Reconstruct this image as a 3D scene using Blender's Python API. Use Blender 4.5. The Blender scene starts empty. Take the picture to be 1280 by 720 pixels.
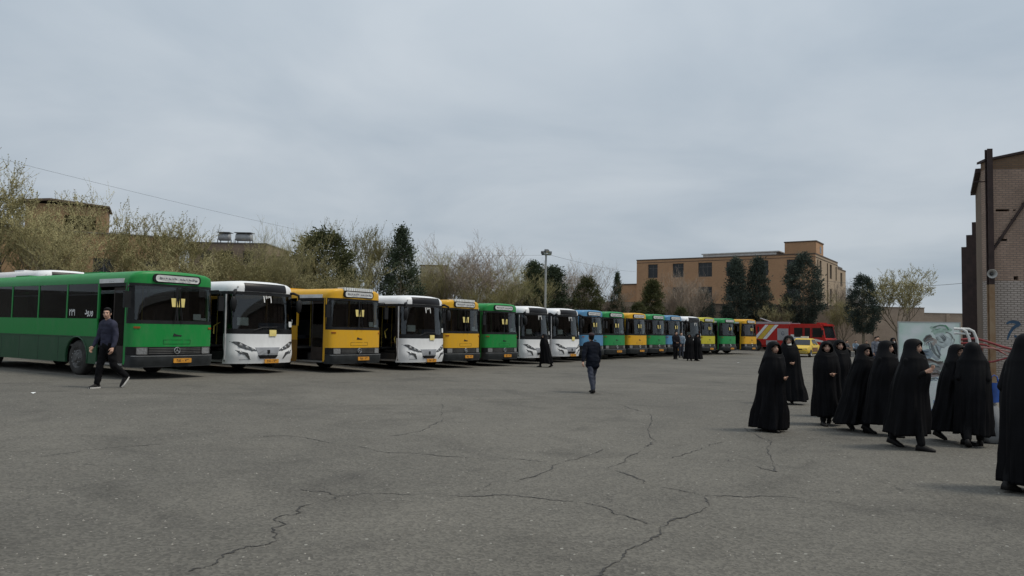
import bpy, bmesh, math, random
from mathutils import Vector, Matrix, noise
R = math.radians
PI = math.pi
scene = bpy.context.scene
COL = scene.collection

# ------------------------------------------------------------------ camera
CAM_Z = 1.575
PITCH, ROLL = R(3.2), R(1.08)
cam_d = bpy.data.cameras.new('camera')
cam_d.sensor_width = 36.0
cam_d.lens = 950.0 / 1280.0 * 36.0
cam_d.clip_start, cam_d.clip_end = 0.1, 6000.0
cam = bpy.data.objects.new('camera', cam_d)
COL.objects.link(cam)
_r, _u = Vector((1, 0, 0)), Vector((0, -math.sin(PITCH), math.cos(PITCH)))
_f = Vector((0, math.cos(PITCH), math.sin(PITCH)))
_rr = _r * math.cos(ROLL) + _u * math.sin(ROLL)
_uu = -_r * math.sin(ROLL) + _u * math.cos(ROLL)
_m = Matrix((_rr, _uu, -_f)).transposed().to_4x4()
_m.translation = Vector((0, 0, CAM_Z))
cam.matrix_world = _m
scene.camera = cam

# ------------------------------------------------------------------ sun, sky, exposure
SUN_AZ = R(8)      # towards +X, turned this much towards the camera (-Y)
SUN_EL = R(58)
to_sun = Vector((math.cos(SUN_EL) * math.cos(SUN_AZ), -math.cos(SUN_EL) * math.sin(SUN_AZ), math.sin(SUN_EL)))
sun_d = bpy.data.lights.new('sun', 'SUN')
sun_d.energy = 2.1
sun_d.angle = R(15)
sun_d.color = (1.0, 0.93, 0.81)
sun = bpy.data.objects.new('sun', sun_d)
sun.rotation_euler = to_sun.to_track_quat('Z', 'Y').to_euler()
sun.location = (40, -10, 60)
COL.objects.link(sun)

world = bpy.data.worlds.new('World')
scene.world = world
world.use_nodes = True
wn, wl = world.node_tree.nodes, world.node_tree.links
wn.clear()
w_out = wn.new('ShaderNodeOutputWorld')
w_sky = wn.new('ShaderNodeTexSky')
w_sky.sky_type = 'NISHITA'
w_sky.sun_disc = False
w_sky.sun_elevation = SUN_EL
w_sky.sun_rotation = math.atan2(to_sun.x, to_sun.y)
w_sky.altitude = 1200
w_sky.dust_density = 3.0
w_bg1 = wn.new('ShaderNodeBackground')
w_bg1.inputs[1].default_value = 0.075
wl.new(w_sky.outputs[0], w_bg1.inputs[0])
w_tc = wn.new('ShaderNodeTexCoord')
w_sep = wn.new('ShaderNodeSeparateXYZ')
wl.new(w_tc.outputs['Generated'], w_sep.inputs[0])
# project the view direction on a cloud sheet overhead so the clouds flatten towards the horizon
w_z = wn.new('ShaderNodeMath'); w_z.operation = 'MAXIMUM'; w_z.inputs[1].default_value = 0.0
wl.new(w_sep.outputs[2], w_z.inputs[0])
w_za = wn.new('ShaderNodeMath'); w_za.operation = 'ADD'; w_za.inputs[1].default_value = 0.16
wl.new(w_z.outputs[0], w_za.inputs[0])
w_dx = wn.new('ShaderNodeMath'); w_dx.operation = 'DIVIDE'
w_dy = wn.new('ShaderNodeMath'); w_dy.operation = 'DIVIDE'
wl.new(w_sep.outputs[0], w_dx.inputs[0]); wl.new(w_za.outputs[0], w_dx.inputs[1])
wl.new(w_sep.outputs[1], w_dy.inputs[0]); wl.new(w_za.outputs[0], w_dy.inputs[1])
w_cmb = wn.new('ShaderNodeCombineXYZ')
wl.new(w_dx.outputs[0], w_cmb.inputs[0]); wl.new(w_dy.outputs[0], w_cmb.inputs[1])
w_n1 = wn.new('ShaderNodeTexNoise')
w_n1.inputs['Scale'].default_value = 1.0
w_n1.inputs['Detail'].default_value = 6.0
w_n1.inputs['Roughness'].default_value = 0.5
w_n1.inputs['Distortion'].default_value = 0.35
wl.new(w_cmb.outputs[0], w_n1.inputs['Vector'])
w_r1 = wn.new('ShaderNodeValToRGB')
w_r1.color_ramp.elements[0].position = 0.30
w_r1.color_ramp.elements[0].color = (0.425, 0.495, 0.565, 1)
w_r1.color_ramp.elements[1].position = 0.66
w_r1.color_ramp.elements[1].color = (0.600, 0.655, 0.705, 1)
wl.new(w_n1.outputs[0], w_r1.inputs[0])
w_bg2 = wn.new('ShaderNodeBackground')
# an overcast sky brightens towards the zenith
w_g = wn.new('ShaderNodeMapRange')
w_g.inputs[1].default_value, w_g.inputs[2].default_value = 0.0, 0.6
w_g.inputs[3].default_value, w_g.inputs[4].default_value = 0.84, 1.24
wl.new(w_z.outputs[0], w_g.inputs[0])
wl.new(w_g.outputs[0], w_bg2.inputs[1])
wl.new(w_r1.outputs[0], w_bg2.inputs[0])
w_mix = wn.new('ShaderNodeMixShader')
w_mix.inputs[0].default_value = 0.9
wl.new(w_bg1.outputs[0], w_mix.inputs[1]); wl.new(w_bg2.outputs[0], w_mix.inputs[2])
wl.new(w_mix.outputs[0], w_out.inputs[0])

vs = scene.view_settings
vs.view_transform = 'Standard'
vs.look = 'None'
vs.exposure = 0.0
vs.gamma = 1.0
vs.use_curve_mapping = False
scene.cycles.use_denoising = True
scene.cycles.max_bounces = 8
scene.cycles.transparent_max_bounces = 16

# ------------------------------------------------------------------ materials
MATS = {}


def mat(name, col, rough=0.6, metal=0.0, var=0.12, scale=4.0, bump=0.0, bscale=60.0, spec=0.5, coat=0.0,
        col2=None, sheen=0.0):
    if name in MATS:
        return MATS[name]
    m = bpy.data.materials.new(name)
    m.use_nodes = True
    nt = m.node_tree
    n, l = nt.nodes, nt.links
    b = n['Principled BSDF']
    b.inputs['Roughness'].default_value = rough
    b.inputs['Metallic'].default_value = metal
    b.inputs['Specular IOR Level'].default_value = spec
    b.inputs['Coat Weight'].default_value = coat
    b.inputs['Sheen Weight'].default_value = sheen
    tc = n.new('ShaderNodeTexCoord')
    nz = n.new('ShaderNodeTexNoise')
    nz.inputs['Scale'].default_value = scale
    nz.inputs['Detail'].default_value = 5
    l.new(tc.outputs['Object'], nz.inputs['Vector'])
    rp = n.new('ShaderNodeValToRGB')
    rp.color_ramp.elements[0].position = 0.32
    rp.color_ramp.elements[1].position = 0.68
    c2 = col2 or tuple(min(1, c * (1 + var)) for c in col)
    c1 = tuple(c * (1 - var) for c in col) if not col2 else col
    rp.color_ramp.elements[0].color = (*c1, 1)
    rp.color_ramp.elements[1].color = (*c2, 1)
    l.new(nz.outputs[0], rp.inputs[0])
    l.new(rp.outputs[0], b.inputs['Base Color'])
    if bump:
        n2 = n.new('ShaderNodeTexNoise')
        n2.inputs['Scale'].default_value = bscale
        n2.inputs['Detail'].default_value = 4
        l.new(tc.outputs['Object'], n2.inputs['Vector'])
        bp = n.new('ShaderNodeBump')
        bp.inputs['Strength'].default_value = bump
        bp.inputs['Distance'].default_value = 0.02
        l.new(n2.outputs[0], bp.inputs['Height'])
        l.new(bp.outputs[0], b.inputs['Normal'])
    MATS[name] = m
    return m


def glass_mat(name, tint, refl=0.05, rough=0.02):
    if name in MATS:
        return MATS[name]
    m = bpy.data.materials.new(name)
    m.use_nodes = True
    nt = m.node_tree
    n, l = nt.nodes, nt.links
    n.clear()
    out = n.new('ShaderNodeOutputMaterial')
    tr = n.new('ShaderNodeBsdfTransparent')
    tr.inputs[0].default_value = (*tint, 1)
    gl = n.new('ShaderNodeBsdfGlossy')
    gl.inputs['Roughness'].default_value = rough
    gl.inputs[0].default_value = (0.95, 0.97, 1, 1)
    ge = n.new('ShaderNodeNewGeometry')
    dp = n.new('ShaderNodeVectorMath'); dp.operation = 'DOT_PRODUCT'
    l.new(ge.outputs['Incoming'], dp.inputs[0]); l.new(ge.outputs['Normal'], dp.inputs[1])
    ab = n.new('ShaderNodeMath'); ab.operation = 'ABSOLUTE'
    l.new(dp.outputs['Value'], ab.inputs[0])
    iv = n.new('ShaderNodeMath'); iv.operation = 'SUBTRACT'; iv.inputs[0].default_value = 1.0
    l.new(ab.outputs[0], iv.inputs[1])
    pw = n.new('ShaderNodeMath'); pw.operation = 'POWER'; pw.inputs[1].default_value = 5.0
    l.new(iv.outputs[0], pw.inputs[0])
    fr = n.new('ShaderNodeMath'); fr.operation = 'MULTIPLY_ADD'; fr.inputs[1].default_value = 0.96; fr.inputs[2].default_value = refl
    l.new(pw.outputs[0], fr.inputs[0])
    mx = n.new('ShaderNodeMixShader')
    l.new(fr.outputs[0], mx.inputs[0])
    l.new(tr.outputs[0], mx.inputs[1])
    l.new(gl.outputs[0], mx.inputs[2])
    l.new(mx.outputs[0], out.inputs[0])
    MATS[name] = m
    return m


def paint_mat(name, col, rough=0.38):
    """vehicle paint: even colour, a veil of dust with its own blotches and runs"""
    if name in MATS:
        return MATS[name]
    m = bpy.data.materials.new(name)
    m.use_nodes = True
    nt = m.node_tree
    n, l = nt.nodes, nt.links
    b = n['Principled BSDF']
    b.inputs['Specular IOR Level'].default_value = 0.28
    tc = n.new('ShaderNodeTexCoord')
    mp = n.new('ShaderNodeMapping')
    mp.inputs['Scale'].default_value = (2.2, 2.2, 0.7)
    oi = n.new('ShaderNodeObjectInfo')
    om = n.new('ShaderNodeMath'); om.operation = 'MULTIPLY'; om.inputs[1].default_value = 37.0
    l.new(oi.outputs['Random'], om.inputs[0])
    l.new(om.outputs[0], mp.inputs['Location'])
    l.new(tc.outputs['Object'], mp.inputs[0])
    nz = n.new('ShaderNodeTexNoise')
    nz.inputs['Scale'].default_value = 2.5
    nz.inputs['Detail'].default_value = 8
    nz.inputs['Roughness'].default_value = 0.65
    l.new(mp.outputs[0], nz.inputs['Vector'])
    rp = n.new('ShaderNodeValToRGB')
    rp.color_ramp.elements[0].position = 0.42
    rp.color_ramp.elements[1].position = 0.80
    rp.color_ramp.elements[0].color = (0.008, 0.008, 0.008, 1)
    rp.color_ramp.elements[1].color = (0.16, 0.16, 0.16, 1)
    l.new(nz.outputs[0], rp.inputs[0])
    mx = n.new('ShaderNodeMix')
    mx.data_type = 'RGBA'
    mx.inputs[6].default_value = (*col, 1)
    mx.inputs[7].default_value = (0.20, 0.185, 0.16, 1)
    l.new(rp.outputs[0], mx.inputs[0])
    l.new(mx.outputs[2], b.inputs['Base Color'])
    ma = n.new('ShaderNodeMath')
    ma.operation = 'MULTIPLY_ADD'
    ma.inputs[1].default_value = 1.0
    ma.inputs[2].default_value = rough
    l.new(rp.outputs[0], ma.inputs[0])
    l.new(ma.outputs[0], b.inputs['Roughness'])
    MATS[name] = m
    return m


def brick_mat(name, c1, c2, mortar, bw=0.21, bh=0.075, mort=0.012, bump=0.25, stain=0.35):
    if name in MATS:
        return MATS[name]
    m = bpy.data.materials.new(name)
    m.use_nodes = True
    nt = m.node_tree
    n, l = nt.nodes, nt.links
    b = n['Principled BSDF']
    b.inputs['Roughness'].default_value = 0.9
    b.inputs['Specular IOR Level'].default_value = 0.2
    tc = n.new('ShaderNodeTexCoord')
    sp = n.new('ShaderNodeSeparateXYZ')
    l.new(tc.outputs['Object'], sp.inputs[0])
    ad = n.new('ShaderNodeMath'); ad.operation = 'ADD'
    l.new(sp.outputs[0], ad.inputs[0]); l.new(sp.outputs[1], ad.inputs[1])
    cb = n.new('ShaderNodeCombineXYZ')
    l.new(ad.outputs[0], cb.inputs[0]); l.new(sp.outputs[2], cb.inputs[1])
    br = n.new('ShaderNodeTexBrick')
    br.inputs['Scale'].default_value = 1.0
    br.inputs['Color1'].default_value = (*c1, 1)
    br.inputs['Color2'].default_value = (*c2, 1)
    br.inputs['Mortar'].default_value = (*mortar, 1)
    br.inputs['Mortar Size'].default_value = mort
    br.inputs['Brick Width'].default_value = bw
    br.inputs['Row Height'].default_value = bh
    l.new(cb.outputs[0], br.inputs['Vector'])
    nz = n.new('ShaderNodeTexNoise')
    nz.inputs['Scale'].default_value = 0.7
    nz.inputs['Detail'].default_value = 7
    nz.inputs['Roughness'].default_value = 0.65
    l.new(tc.outputs['Object'], nz.inputs['Vector'])
    rp = n.new('ShaderNodeValToRGB')
    rp.color_ramp.elements[0].position = 0.3
    rp.color_ramp.elements[1].position = 0.7
    k = 1 - stain
    rp.color_ramp.elements[0].color = (k, k, k, 1)
    rp.color_ramp.elements[1].color = (1, 1, 1, 1)
    l.new(nz.outputs[0], rp.inputs[0])
    mx = n.new('ShaderNodeMix'); mx.data_type = 'RGBA'; mx.blend_type = 'MULTIPLY'
    mx.inputs[0].default_value = 1.0
    l.new(br.outputs[0], mx.inputs[6]); l.new(rp.outputs[0], mx.inputs[7])
    l.new(mx.outputs[2], b.inputs['Base Color'])
    bp = n.new('ShaderNodeBump')
    bp.invert = True
    bp.inputs['Strength'].default_value = bump
    bp.inputs['Distance'].default_value = 0.01
    l.new(br.outputs['Fac'], bp.inputs['Height'])
    l.new(bp.outputs[0], b.inputs['Normal'])
    MATS[name] = m
    return m


def leaf_mat(name, c1, c2, scale=1.6, trans=0.25):
    if name in MATS:
        return MATS[name]
    m = bpy.data.materials.new(name)
    m.use_nodes = True
    nt = m.node_tree
    n, l = nt.nodes, nt.links
    b = n['Principled BSDF']
    b.inputs['Roughness'].default_value = 0.75
    b.inputs['Specular IOR Level'].default_value = 0.2
    tc = n.new('ShaderNodeTexCoord')
    nz = n.new('ShaderNodeTexNoise')
    nz.inputs['Scale'].default_value = scale
    nz.inputs['Detail'].default_value = 6
    nz.inputs['Roughness'].default_value = 0.7
    l.new(tc.outputs['Object'], nz.inputs['Vector'])
    rp = n.new('ShaderNodeValToRGB')
    rp.color_ramp.elements[0].position = 0.36
    rp.color_ramp.elements[1].position = 0.66
    rp.color_ramp.elements[0].color = (*c1, 1)
    rp.color_ramp.elements[1].color = (*c2, 1)
    l.new(nz.outputs[0], rp.inputs[0])
    l.new(rp.outputs[0], b.inputs['Base Color'])
    tl = n.new('ShaderNodeBsdfTranslucent')
    l.new(rp.outputs[0], tl.inputs[0])
    ms = n.new('ShaderNodeMixShader')
    ms.inputs[0].default_value = trans
    l.new(b.outputs[0], ms.inputs[1]); l.new(tl.outputs[0], ms.inputs[2])
    l.new(ms.outputs[0], n['Material Output'].inputs[0])
    MATS[name] = m
    return m


# ------------------------------------------------------------------ mesh builder
class MB:
    def __init__(s):
        s.v, s.f, s.mi = [], [], []

    def add(s, vs_, fs, mi=0):
        o = len(s.v)
        s.v += [tuple(p) for p in vs_]
        s.f += [tuple(i + o for i in f) for f in fs]
        s.mi += [mi] * len(fs)
        return s

    def box(s, x0, x1, y0, y1, z0, z1, mi=0):
        v = [(x, y, z) for z in (z0, z1) for y in (y0, y1) for x in (x0, x1)]
        f = [(0, 2, 3, 1), (4, 5, 7, 6), (0, 1, 5, 4), (2, 6, 7, 3), (0, 4, 6, 2), (1, 3, 7, 5)]
        return s.add(v, f, mi)

    def prism(s, poly, fn, d0, d1, mi=0):
        """poly: 2-D outline; fn(a, b, d) -> point; walls between d0 and d1"""
        n = len(poly)
        v = [fn(a, b, d0) for a, b in poly] + [fn(a, b, d1) for a, b in poly]
        f = [tuple(range(n - 1, -1, -1)), tuple(range(n, 2 * n))]
        f += [(i, (i + 1) % n, n + (i + 1) % n, n + i) for i in range(n)]
        return s.add(v, f, mi)

    def grid(s, fn, us, vs_, mi=0):
        nu, nv = len(us), len(vs_)
        v = [fn(a, b) for b in vs_ for a in us]
        f = [(j * nu + i, j * nu + i + 1, (j + 1) * nu + i + 1, (j + 1) * nu + i) for j in range(nv - 1) for i in range(nu - 1)]
        return s.add(v, f, mi)

    def slab(s, fn, us, vs_, d0, d1, mi=0):
        """closed curved slab: fn(u, v, d)"""
        nu, nv = len(us), len(vs_)
        a = [fn(u, w, d0) for w in vs_ for u in us]
        b = [fn(u, w, d1) for w in vs_ for u in us]
        N = nu * nv
        f = []
        for j in range(nv - 1):
            for i in range(nu - 1):
                q = (j * nu + i, j * nu + i + 1, (j + 1) * nu + i + 1, (j + 1) * nu + i)
                f.append(q)
                f.append(tuple(N + k for k in reversed(q)))
        rim = [i for i in range(nu)] + [j * nu + nu - 1 for j in range(1, nv)] + \
              [(nv - 1) * nu + i for i in range(nu - 2, -1, -1)] + [j * nu for j in range(nv - 2, 0, -1)]
        for k in range(len(rim)):
            p, q = rim[k], rim[(k + 1) % len(rim)]
            f.append((p, N + p, N + q, q))
        return s.add(a + b, f, mi)

    def tube(s, pts, rad, n=8, caps=True, mi=0, close=False):
        pts = [Vector(p) for p in pts]
        if not hasattr(rad, '__len__'):
            rad = [rad] * len(pts)
        o = len(s.v)
        prev = None
        for i, p in enumerate(pts):
            if close:
                t = pts[(i + 1) % len(pts)] - pts[i - 1]
            else:
                t = pts[min(i + 1, len(pts) - 1)] - pts[max(i - 1, 0)]
            if t.length < 1e-9:
                t = Vector((0, 0, 1))
            t.normalize()
            if prev is None:
                a = t.orthogonal().normalized()
            else:
                a = (prev - t * prev.dot(t))
                a = a.normalized() if a.length > 1e-6 else t.orthogonal().normalized()
            prev = a
            b = t.cross(a)
            for k in range(n):
                an = 2 * PI * k / n
                s.v.append(tuple(p + (a * math.cos(an) + b * math.sin(an)) * rad[i]))
        L = len(pts)
        for i in range(L if close else L - 1):
            j = (i + 1) % L
            for k in range(n):
                s.f.append((o + i * n + k, o + i * n + (k + 1) % n, o + j * n + (k + 1) % n, o + j * n + k))
                s.mi.append(mi)
        if caps and not close:
            s.f.append(tuple(o + k for k in range(n - 1, -1, -1))); s.mi.append(mi)
            s.f.append(tuple(o + (L - 1) * n + k for k in range(n))); s.mi.append(mi)
        return s

    def ball(s, c, r, n=12, m=8, mi=0, M=None):
        if not hasattr(r, '__len__'):
            r = (r, r, r)
        v = [Vector((0, 0, 1))]
        for j in range(1, m):
            th = PI * j / m
            for i in range(n):
                ph = 2 * PI * i / n
                v.append(Vector((math.sin(th) * math.cos(ph), math.sin(th) * math.sin(ph), math.cos(th))))
        v.append(Vector((0, 0, -1)))
        c = Vector(c)
        pts = []
        for p in v:
            q = Vector((p.x * r[0], p.y * r[1], p.z * r[2]))
            if M:
                q = M @ q
            pts.append(c + q)
        f = [(0, 1 + i, 1 + (i + 1) % n) for i in range(n)]
        for j in range(m - 2):
            for i in range(n):
                a, b = 1 + j * n + i, 1 + j * n + (i + 1) % n
                f.append((a, a + n, b + n, b))
        e = len(v) - 1
        f += [(e, 1 + (m - 2) * n + (i + 1) % n, 1 + (m - 2) * n + i) for i in range(n)]
        return s.add(pts, f, mi)

    def capsule(s, p0, r0, p1, r1, n=12, mi=0):
        p0, p1 = Vector(p0), Vector(p1)
        t = p1 - p0
        if t.length < 1e-6:
            return s.ball(p0, r0, n, 8, mi)
        t.normalize()
        pts, rad = [], []
        for k in (1, 2, 3):
            an = PI / 2 * (1 - k / 3.0)
            pts.append(p0 - t * (r0 * math.sin(an))); rad.append(max(r0 * math.cos(an), r0 * 0.12))
        pts.insert(0, p0 - t * r0); rad.insert(0, r0 * 0.12)
        for k in (0, 1, 2):
            an = PI / 2 * (k / 3.0)
            pts.append(p1 + t * (r1 * math.sin(an))); rad.append(r1 * math.cos(an))
        pts.append(p1 + t * r1); rad.append(r1 * 0.12)
        return s.tube(pts, rad, n, True, mi)

    def lathe(s, prof, c, ax, n=20, mi=0):
        """prof: (radius, along) pairs round the axis through c"""
        c, ax = Vector(c), Vector(ax).normalized()
        a = ax.orthogonal().normalized()
        b = ax.cross(a)
        o = len(s.v)
        for r, h in prof:
            for k in range(n):
                an = 2 * PI * k / n
                s.v.append(tuple(c + ax * h + (a * math.cos(an) + b * math.sin(an)) * r))
        for i in range(len(prof) - 1):
            for k in range(n):
                s.f.append((o + i * n + k, o + i * n + (k + 1) % n, o + (i + 1) * n + (k + 1) % n, o + (i + 1) * n + k))
                s.mi.append(mi)
        return s

    def xform(s, M):
        s.v = [tuple(M @ Vector(p)) for p in s.v]
        return s

    def mesh(s, name, mats=(), smooth=False):
        me = bpy.data.meshes.new(name)
        me.from_pydata(s.v, [], s.f)
        if not isinstance(mats, (list, tuple)):
            mats = [mats]
        for m in mats:
            me.materials.append(m)
        if len(mats) > 1:
            me.polygons.foreach_set('material_index', s.mi)
        bm = bmesh.new()
        bm.from_mesh(me)
        bmesh.ops.recalc_face_normals(bm, faces=bm.faces)
        bm.to_mesh(me)
        bm.free()
        if smooth:
            me.polygons.foreach_set('use_smooth', [True] * len(me.polygons))
            if smooth != 'all':
                try:
                    me.set_sharp_from_angle(angle=R(38))
                except Exception:
                    pass
        me.update()
        return me


def link(o, parent=None):
    COL.objects.link(o)
    if parent is not None:
        o.parent = parent
    return o


def tag(o, label=None, cat=None, group=None, kind=None):
    if label: o['label'] = label
    if cat: o['category'] = cat
    if group: o['group'] = group
    if kind: o['kind'] = kind
    return o


def part(name, mb, mats, parent=None, smooth=False, label=None):
    me = mb.mesh(name, mats, smooth) if isinstance(mb, MB) else mb
    o = link(bpy.data.objects.new(name, me), parent)
    if label: o['label'] = label
    return o


def empty(name, loc, rz=0.0):
    o = bpy.data.objects.new(name, None)
    o.empty_display_size = 0.3
    o.location = loc
    o.rotation_euler = (0, 0, rz)
    return link(o)


class Kit:
    """a thing's parts, built once; every spawn gets its own objects on shared meshes"""
    def __init__(s):
        s.r = []

    def part(s, name, mb, mats, parent=None, smooth=False, label=None):
        me = mb.mesh(name, mats, smooth) if isinstance(mb, MB) else mb
        s.r.append((name, me, parent, label))
        return len(s.r) - 1

    def spawn(s, name, label, cat, loc, rz=0.0, group=None, matmap=None, skip=(), scale=1.0):
        root = empty(name, loc, rz)
        root.scale = (scale,) * 3 if not hasattr(scale, '__len__') else scale
        tag(root, label, cat, group)
        objs = []
        for nm, me, par, lb in s.r:
            if nm in skip or (par is not None and objs[par] is None):
                objs.append(None)
                continue
            o = bpy.data.objects.new(nm, me)
            link(o, objs[par] if par is not None else root)
            if lb: o['label'] = lb
            if matmap:
                for sl in o.material_slots:
                    if sl.material and sl.material.name in matmap:
                        nmw = matmap[sl.material.name]
                        sl.link = 'OBJECT'
                        sl.material = nmw
            objs.append(o)
        return root


def text_mb(body, size, fn, off=0.0, align='CENTER', bold=0.0):
    """flat lettering: fn(tx, ty) -> point"""
    cu = bpy.data.curves.new('lettering', 'FONT')
    cu.body = body
    cu.size = size
    cu.align_x = align
    cu.offset = bold
    cu.resolution_u = 3
    ob = bpy.data.objects.new('lettering', cu)
    COL.objects.link(ob)
    dg = bpy.context.evaluated_depsgraph_get()
    me = bpy.data.meshes.new_from_object(ob.evaluated_get(dg))
    mb = MB()
    mb.add([fn(v.co.x, v.co.y) for v in me.vertices], [tuple(p.vertices) for p in me.polygons])
    bpy.data.objects.remove(ob)
    bpy.data.curves.remove(cu)
    bpy.data.meshes.remove(me)
    return mb


def sst(t):
    t = min(1.0, max(0.0, t))
    return t * t * (3 - 2 * t)


def gz(x, y):
    """height of the worn, slightly dished yard"""
    return (0.08 - 0.22 * sst((x + 11) / 12.0)) * (1 - 0.6 * sst((y - 25) / 45.0))


def lin(a, b, n):
    return [a + (b - a) * i / (n - 1.0) for i in range(n)]

# ================================================================== SETTING: ground
def asphalt():
    m = bpy.data.materials.new('worn_asphalt')
    m.use_nodes = True
    nt = m.node_tree
    n, l = nt.nodes, nt.links
    b = n['Principled BSDF']
    b.inputs['Roughness'].default_value = 0.88
    b.inputs['Specular IOR Level'].default_value = 0.25
    tc = n.new('ShaderNodeTexCoord')

    def nz(scale, det, rough=0.6, dist=0.0):
        q = n.new('ShaderNodeTexNoise')
        q.inputs['Scale'].default_value = scale
        q.inputs['Detail'].default_value = det
        q.inputs['Roughness'].default_value = rough
        q.inputs['Distortion'].default_value = dist
        l.new(tc.outputs['Object'], q.inputs['Vector'])
        return q

    def ramp(src, p0, c0, p1, c1):
        q = n.new('ShaderNodeValToRGB')
        q.color_ramp.elements[0].position = p0
        q.color_ramp.elements[1].position = p1
        q.color_ramp.elements[0].color = (*c0, 1)
        q.color_ramp.elements[1].color = (*c1, 1)
        l.new(src, q.inputs[0])
        return q

    def mix(a, c, fac=None, mode='MULTIPLY', f=1.0):
        q = n.new('ShaderNodeMix')
        q.data_type = 'RGBA'
        q.blend_type = mode
        q.inputs[0].default_value = f
        if fac is not None:
            l.new(fac, q.inputs[0])
        l.new(a, q.inputs[6])
        if isinstance(c, tuple):
            q.inputs[7].default_value = (*c, 1)
        else:
            l.new(c, q.inputs[7])
        return q

    big = ramp(nz(0.11, 6, 0.62, 0.4).outputs[0], 0.30, (0.100, 0.095, 0.085), 0.70, (0.162, 0.152, 0.132))
    mid = ramp(nz(0.9, 7, 0.65, 0.6).outputs[0], 0.25, (0.86, 0.86, 0.86), 0.75, (1.08, 1.08, 1.08))
    c = mix(big.outputs[0], mid.outputs[0])
    # old dark stains
    st = ramp(nz(0.38, 5, 0.55, 1.6).outputs[0], 0.52, (1, 1, 1), 0.76, (0.66, 0.66, 0.67))
    c = mix(c.outputs[2], st.outputs[0])
    # exposed aggregate: pale and dark stones
    vo = n.new('ShaderNodeTexVoronoi')
    vo.inputs['Scale'].default_value = 42.0
    l.new(tc.outputs['Object'], vo.inputs['Vector'])
    sp = n.new('ShaderNodeSeparateColor')
    l.new(vo.outputs['Color'], sp.inputs[0])
    ag = ramp(sp.outputs[0], 0.0, (0.74, 0.74, 0.74), 1.0, (1.26, 1.26, 1.24))
    c = mix(c.outputs[2], ag.outputs[0])
    v2 = n.new('ShaderNodeTexVoronoi')
    v2.inputs['Scale'].default_value = 9.0
    l.new(tc.outputs['Object'], v2.inputs['Vector'])
    s2 = n.new('ShaderNodeSeparateColor')
    l.new(v2.outputs['Color'], s2.inputs[0])
    gt = n.new('ShaderNodeMath'); gt.operation = 'GREATER_THAN'; gt.inputs[1].default_value = 0.86
    l.new(s2.outputs[1], gt.inputs[0])
    lt = n.new('ShaderNodeMath'); lt.operation = 'LESS_THAN'; lt.inputs[1].default_value = 0.13
    l.new(v2.outputs['Distance'], lt.inputs[0])
    mu = n.new('ShaderNodeMath'); mu.operation = 'MULTIPLY'
    l.new(gt.outputs[0], mu.inputs[0]); l.new(lt.outputs[0], mu.inputs[1])
    c = mix(c.outputs[2], (0.30, 0.29, 0.26), fac=mu.outputs[0], mode='MIX')
    # hairline crack network, broken up by patches of sounder surface
    wv = n.new('ShaderNodeVectorMath'); wv.operation = 'ADD'
    wn_ = nz(1.6, 4, 0.6)
    wsub = n.new('ShaderNodeVectorMath'); wsub.operation = 'SCALE'; wsub.inputs[3].default_value = 0.9
    l.new(wn_.outputs[1], wsub.inputs[0])
    l.new(tc.outputs['Object'], wv.inputs[0]); l.new(wsub.outputs[0], wv.inputs[1])
    v3 = n.new('ShaderNodeTexVoronoi'); v3.feature = 'DISTANCE_TO_EDGE'; v3.inputs['Scale'].default_value = 0.42
    l.new(wv.outputs[0], v3.inputs['Vector'])
    cr = ramp(v3.outputs['Distance'], 0.0, (1, 1, 1), 0.007, (0, 0, 0))
    pk = ramp(nz(0.35, 4, 0.6).outputs[0], 0.50, (0, 0, 0), 0.62, (0.75, 0.75, 0.75))
    mk = mix(cr.outputs[0], pk.outputs[0])
    c = mix(c.outputs[2], (0.045, 0.043, 0.04), fac=mk.outputs[2], mode='MIX')
    l.new(c.outputs[2], b.inputs['Base Color'])
    ad = n.new('ShaderNodeMath'); ad.operation = 'ADD'
    fine = nz(55, 5, 0.7)
    l.new(fine.outputs[0], ad.inputs[0]); l.new(vo.outputs['Distance'], ad.inputs[1])
    bp = n.new('ShaderNodeBump')
    bp.inputs['Strength'].default_value = 0.55
    bp.inputs['Distance'].default_value = 0.012
    l.new(ad.outputs[0], bp.inputs['Height'])
    bp2 = n.new('ShaderNodeBump')
    bp2.inputs['Strength'].default_value = 0.35
    bp2.inputs['Distance'].default_value = 0.15
    l.new(nz(0.8, 5, 0.6).outputs[0], bp2.inputs['Height'])
    l.new(bp.outputs[0], bp2.inputs['Normal'])
    l.new(bp2.outputs[0], b.inputs['Normal'])
    return m


def spread(a, b, n):
    return lin(a, b, n)


gx = [-3000, -1200, -500, -250, -140, -90] + lin(-60, 60, 121) + [90, 140, 250, 500, 1200, 3000]
gy = [-3000, -900, -300, -120, -60, -30] + lin(-12, 100, 113) + [130, 180, 300, 600, 1400, 4000]
mb = MB()
mb.grid(lambda x, y: (x, y, gz(x, y)), gx, gy)
ground = part('ground', mb, asphalt(), None, 'all')
tag(ground, 'grey cracked asphalt of the bus yard', 'ground', kind='structure')

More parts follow.
